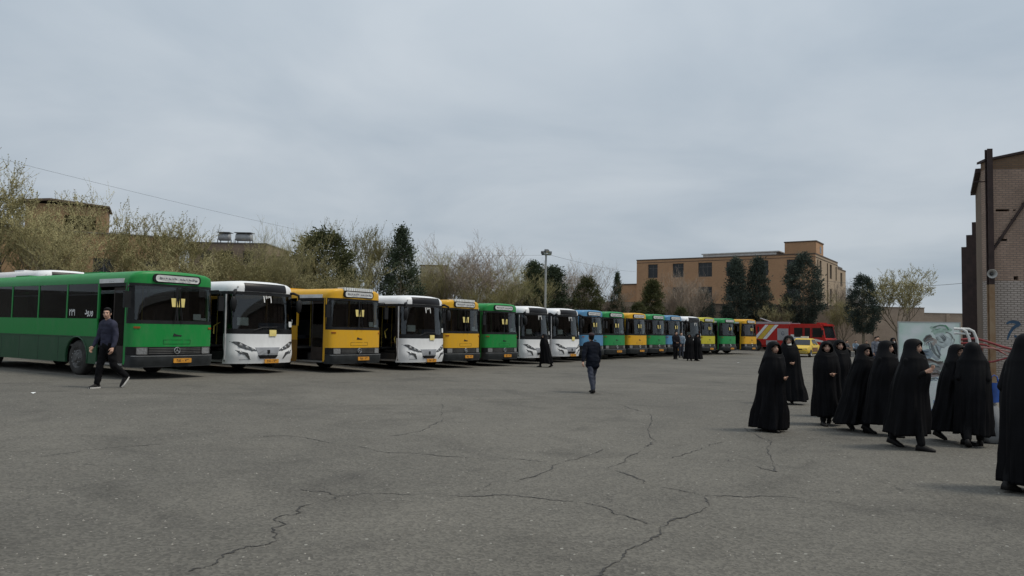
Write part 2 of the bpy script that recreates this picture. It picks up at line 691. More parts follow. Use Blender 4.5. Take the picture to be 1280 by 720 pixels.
CRACKS = [
    [(-5.56, 9.05), (-5.34, 9.66), (-4.99, 9.96), (-4.69, 10.33)],
    [(-3.71, 11.26), (-3.33, 11.56), (-2.46, 10.92), (-1.62, 10.42), (-0.92, 10.31), (0.04, 10.23), (0.51, 10.06)],
    [(-2.16, 5.26), (-2.05, 5.60), (-1.89, 5.93), (-1.86, 6.21), (-1.96, 6.44), (-2.03, 6.78), (-1.92, 7.26), (-1.68, 7.72), (-1.27, 7.90), (-0.71, 7.99), (0.04, 8.02), (0.87, 7.63), (1.26, 6.94)],
    [(-1.87, 12.00), (-1.43, 12.90), (-1.25, 14.08), (-1.54, 17.31)],
    [(0.46, 5.12), (0.66, 5.46), (1.16, 6.37), (1.70, 7.27), (2.06, 8.09)],
    [(2.08, 8.17), (1.54, 8.76), (1.26, 9.73), (1.99, 11.31), (2.33, 12.16)],
    [(2.08, 8.17), (2.69, 8.23), (3.55, 7.85)],
    [(-0.38, 8.12), (-0.14, 8.70), (0.04, 8.64), (0.55, 9.82), (1.39, 11.24)],
    [(4.33, 14.14), (4.25, 12.41), (3.37, 9.67), (3.00, 10.52)],
    [(2.33, 12.16), (2.95, 15.88), (2.55, 18.37)],
    [(-2.14, 7.94), (-1.68, 7.72)],
    [(2.24, 10.57), (2.94, 11.58), (3.42, 12.21)],
]
crack_m = mat('crack_dark', (0.042, 0.040, 0.038), 0.95, var=0.4, scale=9)  # cracks are thin dark ribbons laid over the asphalt
rng = random.Random(4)
for ci, c in enumerate(CRACKS):
    pts = [Vector((x, y, 0)) for x, y in c]
    for amp in (0.10, 0.06, 0.035, 0.02, 0.012):
        q = [pts[0]]
        for a, b in zip(pts, pts[1:]):
            d = b - a
            nrm = Vector((-d.y, d.x, 0)).normalized() if d.length else Vector((0, 0, 0))
            q += [(a + b) / 2 + nrm * rng.uniform(-1, 1) * min(amp, d.length * 0.28), b]
        pts = q
    mb = MB()
    W = [max(0.0010, 0.012 * (noise.noise((p.x * 1.9, p.y * 1.9, ci)) + 0.46) + 0.006 * noise.noise((p.x * 9, p.y * 9, ci))) for p in pts]
    W[0] = W[-1] = 0.001
    vv, ff = [], []
    for i, p in enumerate(pts):
        t = (pts[min(i + 1, len(pts) - 1)] - pts[max(i - 1, 0)])
        nn = Vector((-t.y, t.x, 0)).normalized()
        for sg in (-1, 1):
            w = p + nn * (sg * W[i] * rng.uniform(0.6, 1.4))
            vv.append((w.x, w.y, gz(w.x, w.y) + 0.005))
    for i in range(len(pts) - 1):
        ff.append((2 * i, 2 * i + 1, 2 * i + 3, 2 * i + 2))
    mb.add(vv, ff)
    part('crack', mb, crack_m, ground)

# loose grit lying on the asphalt near the camera
mb = MB()
rng = random.Random(11)
for i in range(2600):
    y = 4.5 + 18 * rng.random() ** 1.7
    x = rng.uniform(-0.72, 0.72) * y
    r = rng.choice((0.004, 0.005, 0.006, 0.008, 0.011)) * rng.uniform(.8, 1.3)
    z = gz(x, y)
    a = rng.random() * 6.28
    v = []
    for k in range(4):
        v.append((x + r * math.cos(a + k * 1.571) * rng.uniform(.7, 1.3), y + r * math.sin(a + k * 1.571) * rng.uniform(.7, 1.3), z + .001))
    v.append((x, y, z + r * rng.uniform(.7, 1.1)))
    mb.add(v, [(0, 1, 4), (1, 2, 4), (2, 3, 4), (3, 0, 4)])
tag(part('grit', mb, mat('grit_stone', (0.13, 0.125, 0.115), 0.9, col2=(0.36, 0.34, 0.30), scale=2.0)),
    'loose pale grit scattered over the yard', 'grit', kind='stuff')


# ================================================================== SETTING: buildings
def facade(mb, w, h, t, holes, z0=0.0, fn=lambda x, y, z: (x, y, z)):
    """wall 0..w, thickness 0..t, with real rectangular openings (x0, x1, z0, z1)"""
    xs = sorted(set([0.0, w] + [q for o in holes for q in o[:2]]))
    zs = sorted(set([z0, h] + [q for o in holes for q in o[2:4]]))
    solid = {}
    for i in range(len(xs) - 1):
        for j in range(len(zs) - 1):
            cx, cz = (xs[i] + xs[i + 1]) / 2, (zs[j] + zs[j + 1]) / 2
            solid[i, j] = not any(o[0] < cx < o[1] and o[2] < cz < o[3] for o in holes)
    nx, nz_ = len(xs) - 1, len(zs) - 1

    def q(*p):
        mb.add([fn(*a) for a in p], [(0, 1, 2, 3)])
    for (i, j), s in solid.items():
        if not s:
            continue
        x0, x1, a, b = xs[i], xs[i + 1], zs[j], zs[j + 1]
        q((x0, 0, a), (x1, 0, a), (x1, 0, b), (x0, 0, b))
        q((x0, t, a), (x0, t, b), (x1, t, b), (x1, t, a))
        if not solid.get((i - 1, j), False): q((x0, 0, a), (x0, 0, b), (x0, t, b), (x0, t, a))
        if not solid.get((i + 1, j), False): q((x1, 0, a), (x1, t, a), (x1, t, b), (x1, 0, b))
        if not solid.get((i, j - 1), False): q((x0, 0, a), (x0, t, a), (x1, t, a), (x1, 0, a))
        if not solid.get((i, j + 1), False): q((x0, 0, b), (x1, 0, b), (x1, t, b), (x0, t, b))
    bm = bmesh.new()
    return mb


win_glass = mat('building_window_glass', (0.018, 0.021, 0.024), 0.12, spec=0.35, var=0.3, scale=0.6)
win_frame_m = mat('window_frame_metal', (0.10, 0.095, 0.09), 0.5, var=0.2)


def window(parent, o, fn, t=0.3, mull=1, frame=win_frame_m, glass=win_glass, trans=False):
    """set back in its opening: a frame with mullions, panes as sub-parts"""
    x0, x1, a, b = o
    g = 0.05
    mb = MB()

    def bx(xa, xb, ya, yb, za, zb, m_):
        v = [fn(x, y, z) for z in (za, zb) for y in (ya, yb) for x in (xa, xb)]
        m_.add(v, [(0, 2, 3, 1), (4, 5, 7, 6), (0, 1, 5, 4), (2, 6, 7, 3), (0, 4, 6, 2), (1, 3, 7, 5)])
    y0, y1 = t * 0.55, t * 0.55 + 0.07
    bx(x0, x0 + g, y0, y1, a, b, mb); bx(x1 - g, x1, y0, y1, a, b, mb)
    bx(x0 + g, x1 - g, y0, y1, a, a + g, mb); bx(x0 + g, x1 - g, y0, y1, b - g, b, mb)
    cuts = [x0 + g]
    for k in range(mull):
        xm = x0 + (x1 - x0) * (k + 1) / (mull + 1)
        bx(xm - g / 2, xm + g / 2, y0 + .004, y1 - .004, a + g, b - g, mb)
        cuts += [xm - g / 2, xm + g / 2]
    cuts.append(x1 - g)
    zt = None
    if trans:
        zt = b - (b - a) * 0.3
        bx(x0 + g, x1 - g, y0 + .008, y1 - .008, zt - g / 2, zt + g / 2, mb)
    w = part('window', mb, frame, parent)
    for k in range(0, len(cuts), 2):
        zz = [(a + g, b - g)] if zt is None else [(a + g, zt - g / 2), (zt + g / 2, b - g)]
        for za, zb in zz:
            p = MB()
            bx(cuts[k], cuts[k + 1], y0 + .025, y0 + .035, za, zb, p)
            part('pane', p, glass, w)
    return w


def pbox(name, parent, m, *b):
    return part(name, MB().box(*b), m, parent)


tan_brick = brick_mat('tan_brick', (0.50, 0.285, 0.155), (0.44, 0.245, 0.135), (0.36, 0.25, 0.16), mort=0.01, stain=0.16)
tan_light = brick_mat('tan_brick_pale_sunlit', (0.44, 0.34, 0.24), (0.40, 0.31, 0.22), (0.34, 0.27, 0.2), mort=0.01, stain=0.15)  # paler tone paints sunlight into the right side of the tan block
coping_m = mat('coping_stone_brown', (0.10, 0.07, 0.05), 0.8, var=0.25)
roof_m = mat('roof_felt', (0.12, 0.11, 0.10), 0.9)
room_m = mat('dim_room_plaster', (0.10, 0.09, 0.08), 0.9)

# --- three-storey tan brick block
tb = empty('tan_brick_block', (18.38, 112.0, 0.0), math.atan2(-0.5583, 0.8297))
tag(tb, 'three-storey tan brick block with flat roof behind the dark cypresses', 'building')
WX = [(1.8, 3.3), (5.6, 7.25), (9.4, 11.4), (13.4, 15.3), (17.5, 19.1), (21.5, 23.2)]
rows = [(9.6, 11.6), (6.3, 8.2), (2.6, 4.6)]
holes = [(a, b, c, d) for a, b in WX for c, d in rows]
mb = MB(); facade(mb, 25.08, 12.2, 0.3, holes)
part('front_wall', mb, tan_brick, tb)
for i, o in enumerate(holes):
    window(tb, o, lambda x, y, z: (x, y, z), 0.3, 2 if (o[1] - o[0]) > 1.8 else 1, trans=True)
sideh = [(a, b, c, d) for a, b in ((2.2, 3.4), (8.6, 10.0), (12.5, 13.4), (16, 17.4)) for c, d in rows]
sfn = lambda x, y, z: (25.08 - y, x, z)
mb = MB(); facade(mb, 14.0, 12.2, 0.3, [o for o in sideh if o[1] < 14], fn=lambda x, y, z: (25.08 - y, 0.302 + x, z))
part('side_wall', mb, tan_light, tb)
mb = MB(); facade(mb, 6.0, 11.4, 0.3, [(o[0] - 14, o[1] - 14, o[2] - .6, o[3] - .6) for o in sideh if o[0] > 14], fn=lambda x, y, z: (25.08 - y, 14.304 + x, z))
part('side_wall', mb, tan_light, tb)
for o in sideh:
    if o[1] < 14:
        window(tb, o, lambda x, y, z: (25.08 - y, 0.302 + x, z), 0.3, 1)
    else:
        window(tb, (o[0] - 14, o[1] - 14, o[2] - .6, o[3] - .6), lambda x, y, z: (25.08 - y, 14.304 + x, z), 0.3, 1)
pbox('back_wall', tb, tan_brick, 0, 24.77, 19.7, 20.0, 0, 11.4)
pbox('side_wall', tb, tan_brick, 0, 0.3, 0.304, 19.69, 0, 11.4)
pbox('inner_wall', tb, room_m, 0.31, 24.7, 4.2, 4.3, 0, 11.3)
for z in (4.9, 8.6):
    pbox('floor_slab', tb, room_m, 0.31, 24.7, 0.31, 4.19, z, z + .25)
pbox('roof', tb, roof_m, 0.31, 24.76, 0.31, 19.6, 11.75, 11.95)
# soldier course and coping, set proud
part('cornice', MB().box(-0.05, 25.13, -0.05, 0.26, 12.203, 12.36).box(-0.03, 25.1, -0.03, -0.002, 11.82, 11.9), coping_m, tb)
part('cornice', MB().box(24.80, 25.13, 0.262, 14.3, 12.203, 12.36).box(25.083, 25.12, 0.0, 14.3, 11.82, 11.9), coping_m, tb)
part('cornice', MB().box(24.80, 25.13, 14.304, 20.3, 11.403, 11.55), coping_m, tb)
ph = part('penthouse', MB().box(21.0, 25.0, 0.9, 5.2, 12.37, 13.95), tan_brick, tb)
part('coping', MB().box(20.92, 25.08, 0.82, 5.28, 13.953, 14.09), coping_m, ph)
part('window', MB().box(25.002, 25.02, 3.0, 3.9, 12.6, 13.5), win_glass, ph)
part('roof_shed', MB().box(9.6, 19.8, 1.4, 8.0, 11.96, 12.85), mat('white_roof_sheet', (0.55, 0.54, 0.52), 0.6), tb)
part('roof_shed', MB().box(9.4, 20.2, 1.2, 8.2, 12.853, 12.98), mat('white_roof_sheet', (0.55, 0.54, 0.52), 0.6), tb)
ax_ = part('annex', MB().box(-3.6, -0.004, 1.2, 12, 0, 8.75), tan_brick, tb)
part('coping', MB().box(-3.7, -0.004, 1.1, 12.1, 8.753, 8.92), coping_m, ax_)
part('drainpipe', MB().tube([(25.16, 1.2, 0), (25.16, 1.2, 11.6)], 0.06, 8), coping_m, tb)
part('drainpipe', MB().tube([(25.16, 7.1, 0), (25.16, 7.1, 11.6)], 0.06, 8), coping_m, tb)

# --- brown brick house with a stair tower, behind the leftmost trees
olive_brick = brick_mat('brown_brick', (0.40, 0.245, 0.125), (0.35, 0.21, 0.105), (0.28, 0.20, 0.13), stain=0.3)
lb = empty('brown_brick_house', (-51.3, 55.6, 0.0), R(25))
tag(lb, 'brown brick house with a stair tower behind the leftmost trees', 'building')
lh = [(x, x + 1.6, 5.2, 7.0) for x in (2, 6, 10, 14, 18, 21.5)] + [(x, x + 1.6, 1.6, 3.4) for x in (2, 6, 10, 14, 18, 21.5)]
mb = MB(); facade(mb, 24.6, 9.0, 0.3, lh); part('front_wall', mb, olive_brick, lb)
for o in lh: window(lb, o, lambda x, y, z: (x, y, z))
mb = MB(); facade(mb, 10, 9.0, 0.3, [], fn=lambda x, y, z: (24.6 - y, 0.302 + x, z)); part('side_wall', mb, olive_brick, lb)
pbox('back_wall', lb, olive_brick, 0, 24.28, 10, 10.3, 0, 9.0)
pbox('side_wall', lb, olive_brick, 0, .3, .304, 9.99, 0, 9.0)
pbox('roof', lb, roof_m, -0.08, 24.68, -0.08, 10.38, 9.003, 9.14)
tw = MB(); facade(tw, 5.9, 11.35, 0.3, [(2.75, 5.1, 9.3, 10.55)], z0=9.145, fn=lambda x, y, z: (12.9 + x, 1.0 + y, z))
tw.box(12.9, 13.2, 1.304, 5, 9.145, 11.35).box(18.5, 18.8, 1.304, 5, 9.145, 11.35).box(13.204, 18.496, 4.7, 5, 9.145, 11.35)
two = part('stair_tower', tw, olive_brick, lb)
mb = MB()
mb.prism([(12.6, 11.55), (14.6, 11.80), (19.0, 11.48), (19.0, 11.36), (14.6, 11.62), (12.6, 11.38)], lambda a, b, d: (a, d, b), 0.7, 5.3)
part('tower_roof', mb, coping_m, two)

# --- grey-brown flats with rooftop tanks
gb_m = brick_mat('grey_brown_brick', (0.30, 0.22, 0.155), (0.26, 0.19, 0.135), (0.23, 0.19, 0.15), stain=0.3)
gb = empty('grey_brown_flats', (-36.3, 85.0, 0), 0)
tag(gb, 'grey-brown flats with water tanks on the roof behind bare trees', 'building')
gh = [(x, x + 1.3, z, z + 1.5) for x in (1.2, 3.6, 6.0) for z in (2.0, 5.2, 8.4)]
mb = MB(); facade(mb, 8.6, 10.7, 0.3, gh); part('front_wall', mb, gb_m, gb)
for o in gh: window(gb, o, lambda x, y, z: (x, y, z))
part('side_wall', MB().box(8.3, 8.6, 0.304, 9, 0, 10.7).box(0, 0.3, 0.304, 9, 0, 10.7).box(0.304, 8.29, 8.7, 9, 0, 10.7), gb_m, gb)
pbox('roof', gb, roof_m, -0.06, 8.66, -0.06, 9.06, 10.703, 10.85)
pbox('wing', gb, tan_light, 8.62, 12.2, 1.0, 8, 0, 9.35)
pbox('wing_or_shed_roof', gb, coping_m, 8.62, 12.3, .9, 8.1, 9.353, 9.5)
for k, (x, w) in enumerate(((2.3, 1.3), (4.3, 1.8))):
    mb = MB()
    for dx in (0, w - .08):
        for dy in (0, .9):
            mb.box(x + dx, x + dx + .08, 2 + dy, 2.08 + dy, 10.852, 11.5)
    t_ = part('tank_stand', mb, win_frame_m, gb)
    part('tank', MB().lathe([(0.02, 0), (.42, .02), (.45, .1), (.45, w - .1), (.42, w - .02), (.02, w)], (x, 2.5, 11.75), (1, 0, 0), 14), mat('tank_metal', (0.33, 0.34, 0.35), .5), t_, 'all')
    part('tank_cover', MB().box(x - .1, x + w + .1, 1.9, 3.2, 12.22, 12.28), mat('tank_sheet', (0.20, 0.21, 0.22), .6), t_)

# --- low red brick house in front of them
rb_m = brick_mat('red_brick', (0.42, 0.19, 0.12), (0.36, 0.155, 0.10), (0.25, 0.19, 0.15), stain=0.25)
rh = empty('red_brick_house', (-33.0, 74.0, 0), 0)
tag(rh, 'low red brick house half hidden behind the bare trees', 'building')
hh = [(x, x + 1.2, 3.4, 4.8) for x in (1, 4, 7)]
mb = MB(); facade(mb, 10.6, 6.9, .3, hh); part('front_wall', mb, rb_m, rh)
for o in hh: window(rh, o, lambda x, y, z: (x, y, z))
part('side_wall', MB().box(10.3, 10.6, .304, 7, 0, 6.9).box(0, .3, .304, 7, 0, 6.9).box(.304, 10.29, 6.7, 7, 0, 6.9), rb_m, rh)
pbox('roof', rh, coping_m, -.08, 10.68, -.08, 7.08, 6.903, 7.03)

# --- small pale house between the bare trees
ph_ = empty('pale_plaster_house', (-12.6, 104.0, 0), R(4))
tag(ph_, 'small pale plastered house glimpsed through the bare trees', 'building')
pale_m = mat('pale_plaster', (0.46, 0.42, 0.36), .9, var=.12, scale=.8)
hh = [(1.2, 2.3, 7.6, 9.2), (1.2, 2.3, 4.4, 6.0)]
mb = MB(); facade(mb, 3.6, 10.2, .3, hh); part('front_wall', mb, pale_m, ph_)
for o in hh: window(ph_, o, lambda x, y, z: (x, y, z))
part('side_wall', MB().box(3.3, 3.6, .304, 6, 0, 10.2).box(0, .3, .304, 6, 0, 10.2).box(.304, 3.29, 5.7, 6, 0, 10.2), pale_m, ph_)
pbox('roof', ph_, coping_m, -.1, 3.7, -.1, 6.1, 10.203, 10.36)

# --- boundary wall round the yard, with piers and a step down
bw_m = brick_mat('wall_brick', (0.42, 0.325, 0.25), (0.38, 0.29, 0.22), (0.32, 0.26, 0.21), stain=0.25)
bw = empty('boundary_wall', (4.0, 88.0, 0), 0)
tag(bw, 'long brown brick boundary wall stepping down near the steel columns', 'wall')
part('wall_panel', MB().box(0, 43.8, 0, .35, -.2, 5.05), bw_m, bw)
part('wall_panel', MB().box(43.804, 62, 0, .35, -.2, 4.45), bw_m, bw)
cap_m = mat('wall_coping', (0.21, 0.17, 0.13), .85)
part('coping', MB().box(-.05, 43.85, -.05, .4, 5.053, 5.13), cap_m, bw)
part('coping', MB().box(43.854, 62, -.05, .4, 4.453, 4.53), cap_m, bw)
for k in range(15):
    h = 5.05 if k < 11 else 4.45
    part('pier', MB().box(k * 4.2 + .1, k * 4.2 + .5, -.1, -.003, -.2, h - .01), bw_m, bw)
# long wall behind the rows of trees on the left
bl = empty('back_yard_wall', (-38.0, 44.0, 0), math.atan2(.83, .556))
tag(bl, 'low brown brick wall behind the trees at the back of the buses', 'wall')
part('wall_panel', MB().box(0, 62, 0, .3, -.2, 2.6), bw_m, bl)
part('coping', MB().box(0, 62.05, -.05, .35, 2.603, 2.68), cap_m, bl)
# unseen wall on the left, added for the bus side windows to reflect
mb = MB(); mb.prism([(-38.4, 44.0), (-38.05, 44.0), (-41.65, -30.0), (-42.0, -30.0)], lambda a, b, d: (a, b, d), -.2, 3.4)
mb.xform(Matrix.Rotation(-math.atan2(.83, .556), 4, 'Z') @ Matrix.Translation((38.0, -44.0, 0)))
part('reflected_wall', mb, mat('reflected_wall_grey', (.13, .125, .12), .9, scale=.8), bl)

# --- brick hall at the right edge
hall_up = brick_mat('hall_brick', (0.44, 0.315, 0.245), (0.36, 0.255, 0.20), (0.25, 0.20, 0.165), stain=0.35)
hall_lo = brick_mat('hall_brick_whitewashed', (0.50, 0.44, 0.40), (0.45, 0.395, 0.355), (0.22, 0.19, 0.165), mort=0.014, stain=0.3)
rust_m = mat('rusty_steel_brown', (0.030, 0.016, 0.014), 0.75, var=0.35, scale=3, bump=.15)
hl = empty('brick_hall', (16.30, 26.0, 0.0), R(-7.5))
tag(hl, 'brick hall with whitewashed lower wall and rusty corner column at right edge', 'building')
HW = 19.0
gzh = gz(17, 26)
ho = [(.84, .99, 3.62, 3.75), (.30, .74, 5.98, 6.06), (.86, .94, 6.0, 6.05), (.42, .66, 4.96, 5.03)]
mb = MB(); facade(mb, HW, 7.45, .35, [o for o in ho if o[2] > 3.6], z0=3.584)
part('upper_wall', mb, hall_up, hl)
pbox('lower_wall', hl, hall_lo, 0, HW, 0, .35, gzh - .1, 3.58)
pbox('hole_backing', hl, room_m, .1, 2, .352, .5, 3.3, 6.4)
mb = MB()
mb.prism([(0, 7.454), (HW, 7.454), (HW / 2, 9.78), (0, 7.72)], lambda a, b, d: (a, d, b), 0, .35)
part('gable', mb, brick_mat('gable_brick', (0.24, 0.155, 0.095), (0.20, 0.125, 0.08), (0.16, 0.12, .09), stain=.35), hl)
mb = MB()
mb.prism([(-.06, 7.72), (HW / 2, 9.785), (HW + .1, 7.46), (HW + .1, 7.54), (HW / 2, 9.865), (-.06, 7.80)], lambda a, b, d: (a, d, b), -.07, .5)
part('roof_edge', mb, rust_m, hl)
# unseen shed facing the buses, added for dark reflections in their windscreens
wg = MB(); facade(wg, 96.0, 8.6, .35, [(6.0 + 12 * k, 9.0 + 12 * k, 3.2, 5.2) for k in range(8)], z0=-.2, fn=lambda x, y, z: (19.2 + y, -66.0 + x, z))
part('unseen_shed_wall', wg, hall_up, hl)
part('wing_or_shed_roof', MB().prism([(18.9, 8.61), (27, 10.6), (35.2, 8.61)], lambda a, b, d: (a, d, b), -66.2, 30.2), roof_m, hl)  # roof of the added, unseen shed
part('unseen_shed_wall', MB().box(34.6, 35.0, -66, 30, -.2, 8.6).box(19.56, 34.59, 29.6, 30, -.2, 8.6).box(19.56, 34.59, -66, -65.6, -.2, 8.6), hall_up, hl)
# receding side wall
sa = R(60.6 + 7.5)
sfn2 = lambda x, y, z: (math.cos(sa) * x + math.sin(sa) * y, math.sin(sa) * x - math.cos(sa) * y + .354, z)
mb = MB(); facade(mb, 4.6, 7.4, .3, [], z0=gzh - .1, fn=sfn2)
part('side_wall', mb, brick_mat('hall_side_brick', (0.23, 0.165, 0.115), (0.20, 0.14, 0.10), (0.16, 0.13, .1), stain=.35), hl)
mb = MB()
mb.prism([(0, 7.42), (4.9, 7.42), (4.9, 7.56), (0, 7.56)], lambda a, b, d: sfn2(a, d, b), -.16, .35)
part('eave', mb, rust_m, hl)


def ibeam(mb, w, d, z0, z1, fl=.03, cx=0., cy=0.):
    mb.box(cx - w / 2, cx + w / 2, cy - d / 2, cy - d / 2 + fl, z0, z1)
    mb.box(cx - w / 2, cx + w / 2, cy + d / 2 - fl, cy + d / 2, z0, z1)
    mb.box(cx - fl / 2, cx + fl / 2, cy - d / 2 + fl, cy + d / 2 - fl, z0, z1)


mb = MB(); ibeam(mb, .17, .2, 3.45, 8.12, cx=.05, cy=-.12)
part('corner_column', mb, rust_m, hl)
mb = MB(); ibeam(mb, .17, .2, gzh - .1, 3.446, cx=.05, cy=-.12)
part('corner_column_foot', mb, mat('rusty_steel_orange', (0.21, 0.12, 0.06), .85, var=.5, scale=2.5, col2=(0.30, 0.22, 0.14)), hl, label='rust-stained pale lower length of the corner column')
mb = MB(); mb.tube([(.14, -.06, 4.60), (1.35, -.06, 6.48), (2.9, -.06, 8.0)], .045, 8)
for x, z in ((.45, 5.06), (.85, 5.69), (1.2, 6.24)):
    mb.box(x - .07, x + .07, -.055, -.004, z - .02, z + .02)
part('brace_pipe', mb, rust_m, hl)
mb = MB(); mb.tube([(-.02, -.05, 4.55), (.05, -.08, 4.0), (.01, -.05, 3.6)], .012, 6); part('cable_run', mb, rust_m, hl)
part('wall_bracket', MB().box(-.4, .05, -.03, 0.03, 7.0, 7.03), rust_m, hl)
# painted letter on the whitewash: a hooked stroke over a bowl with a dot
pm_ = mat('blue_graffiti_paint', (0.035, 0.075, 0.13), .8, var=.3)
mb = MB()
st_ = [(.62, 2.07), (.70, 2.12), (.80, 2.13), (.93, 2.10), (.99, 2.06), (.90, 2.03), (.80, 1.96), (.72, 1.85), (.66, 1.70), (.64, 1.62)]
wd = [.02, .035, .045, .05, .02, .045, .04, .035, .03, .012]
vv, ff = [], []
for i, (x, z) in enumerate(st_):
    a, b = st_[max(i - 1, 0)], st_[min(i + 1, len(st_) - 1)]
    t = Vector((b[0] - a[0], 0, b[1] - a[1])).normalized()
    nn = Vector((-t.z, 0, t.x))
    for sg in (-1, 1):
        vv.append((x + nn.x * wd[i] * sg, -.004, z + nn.z * wd[i] * sg))
for i in range(len(st_) - 1):
    ff.append((2 * i, 2 * i + 1, 2 * i + 3, 2 * i + 2))
mb.add(vv, ff)
mb.xform(Matrix.Translation((.8, 0, 1.85)) @ Matrix.Scale(1.22, 4) @ Matrix.Translation((-.8, 0, -1.85)))
part('graffiti', mb, pm_, hl)
part('graffiti_dot', MB().add([(.86 + .05 * math.cos(k * PI / 6), -.004, 1.70 + .045 * math.sin(k * PI / 6)) for k in range(12)], [tuple(range(12))]), pm_, hl)

# free-standing steel columns beyond the hall
for k, (x, y, h, w) in enumerate(((21.2, 34.6, 6.92, .30), (23.45, 38.8, 6.90, .30), (26.1, 43.7, 6.87, .30))):
    o = empty('steel_column', (x, y, gz(x, y)), R(60.6 - 90) + R(-4))
    tag(o, ('nearest', 'middle', 'farthest')[k] + ' of three free-standing rusty steel columns beside the brick hall', 'column', 'rusty steel columns beside the hall')
    hz = h - gz(x, y)
    mb = MB(); ibeam(mb, w, .3, .03, hz)
    part('shaft', mb, rust_m, o)
    part('base_plate', MB().box(-.28, .28, -.28, .28, 0, .028), rust_m, o)

# horn loudspeaker on the corner column
o = empty('horn_loudspeaker', (16.30, 25.76, 3.80), R(-22))
tag(o, 'grey horn loudspeaker fixed to the corner column of the brick hall', 'loudspeaker')
hm = mat('horn_grey', (0.36, 0.35, 0.33), .5)
part('horn', MB().lathe([(.02, .22), (.035, .2), (.045, .1), (.07, .02), (.11, -.05), (.15, -.09), (.155, -.1), (.148, -.1), (.105, -.055), (.05, .02), (.02, .1)], (0, 0, 0), (0, 1, 0), 24), hm, o, 'all')
part('driver', MB().lathe([(.001, -.04), (.035, -.03), (.045, 0), (.03, .03)], (0, -.02, 0), (0, 1, 0), 16), mat('horn_dark', (.05, .05, .05), .6), o, 'all')
part('bracket', MB().box(-.02, .02, .05, .2, -.16, -.04), rust_m, o)

# ================================================================== SETTING: trees
bark_m = mat('bark_grey_brown', (0.19, 0.155, 0.105), 0.9, var=.3, scale=6, bump=.4, bscale=20)
twig_m = mat('twig_brown', (0.285, 0.255, 0.125), 0.9, var=.3, scale=1.2)
twig_red_m = mat('twig_reddish', (0.29, 0.235, 0.185), 0.9, var=.25, scale=1.2)
bud_olive = leaf_mat('bud_olive', (0.25, 0.235, 0.042), (0.43, 0.41, 0.085), 1.6, .5)
bud_green = leaf_mat('bud_green', (0.20, 0.245, 0.05), (0.38, 0.43, 0.11), 1.6, .5)
bud_yellow = leaf_mat('bud_yellow', (0.38, 0.34, 0.08), (0.54, 0.48, 0.13), 1.6, .45)
fir_dark = leaf_mat('needles_dark', (0.032, 0.046, 0.028), (0.090, 0.112, 0.064), 1.1, .12)
fir_blue = leaf_mat('needles_bluish', (0.034, 0.048, 0.040), (0.092, 0.116, 0.092), 1.1, .12)
fir_olive = leaf_mat('needles_olive', (0.045, 0.052, 0.022), (0.125, 0.130, 0.056), 1.1, .15)


def bare_tree(seed, H=9.0, fork=1.7, spread_=0.55, limbs=6, dens=1.0, buds=1.0, bud_size=.07, up=.35):
    rg = random.Random(seed)
    trunk, crown = MB(), MB()
    tips = []

    def grow(p, d, L, r, lev):
        n = 4 if lev < 3 else 3
        pts, rad = [p.copy()], [r]
        q = p.copy()
        dd = d.copy()
        for i in range(n):
            wob = Vector((rg.uniform(-1, 1), rg.uniform(-1, 1), rg.uniform(-1, 1))) * (.15 if lev < 3 else .15)
            dd = (dd + wob + Vector((0, 0, up * (.25 if lev else 0)))).normalized()
            q = q + dd * (L / n)
            pts.append(q.copy()); rad.append(r * (1 - .55 * (i + 1) / n))
        if lev <= 2:
            trunk.tube(pts, rad, 7 if lev == 0 else 5, False)
        else:
            crown.tube(pts, rad, 3, False, 0)
        if lev >= 3:
            tips.append((pts, lev))
        if lev >= 5:
            return
        nch = (limbs, 4, 4, 4, 3)[lev]
        if lev >= 1:
            nch = max(2, int(round(nch * dens * rg.uniform(.75, 1.25))))
        for k in range(nch):
            t = rg.uniform(.35, 1.0) if lev else rg.uniform(.72, 1.0)
            i = min(n - 1, int(t * n)); fr = t * n - i
            b = pts[i].lerp(pts[i + 1], fr)
            az = rg.uniform(0, 2 * PI) if lev else 2 * PI * (k + rg.uniform(-.3, .3)) / nch
            side = Vector((math.cos(az), math.sin(az), rg.uniform(-.1, .5)))
            base = Vector((0, 0, 1)) if lev == 0 else (pts[i + 1] - pts[i]).normalized()
            sp = spread_ * (1.15 if lev == 0 else 1.0) * rg.uniform(.7, 1.3)
            nd = (base * (1 - sp * .5) + side * sp).normalized()
            fac = (.52, .62, .62, .60, .6)[lev] * rg.uniform(.75, 1.2)
            grow(b, nd, (L if lev else H * .62) * fac if lev else H * .40 * rg.uniform(.8, 1.15), max(rad[i] * .62, .006), lev + 1)
    grow(Vector((0, 0, -.15)), Vector((0, 0, 1)), fork + .15, H * .0185, 0)
    # buds: small tilted leaf faces along the outer shoots
    for pts, lev in tips:
        m = (1.0 if lev == 5 else .7) * buds
        k = int(m * 2.6 + rg.random())
        for _ in range(k):
            i = rg.randrange(len(pts) - 1)
            b = pts[i].lerp(pts[i + 1], rg.random())
            s = bud_size * rg.uniform(.6, 1.4)
            a = Vector((rg.uniform(-1, 1), rg.uniform(-1, 1), rg.uniform(-.4, 1))).normalized() * s
            c = a.orthogonal().normalized() * s * .55
            crown.add([b, b + a * .5 + c, b + a, b + a * .5 - c], [(0, 1, 2, 3)], 1)
    zmax = max(p[2] for p in crown.v)
    return trunk, crown, zmax


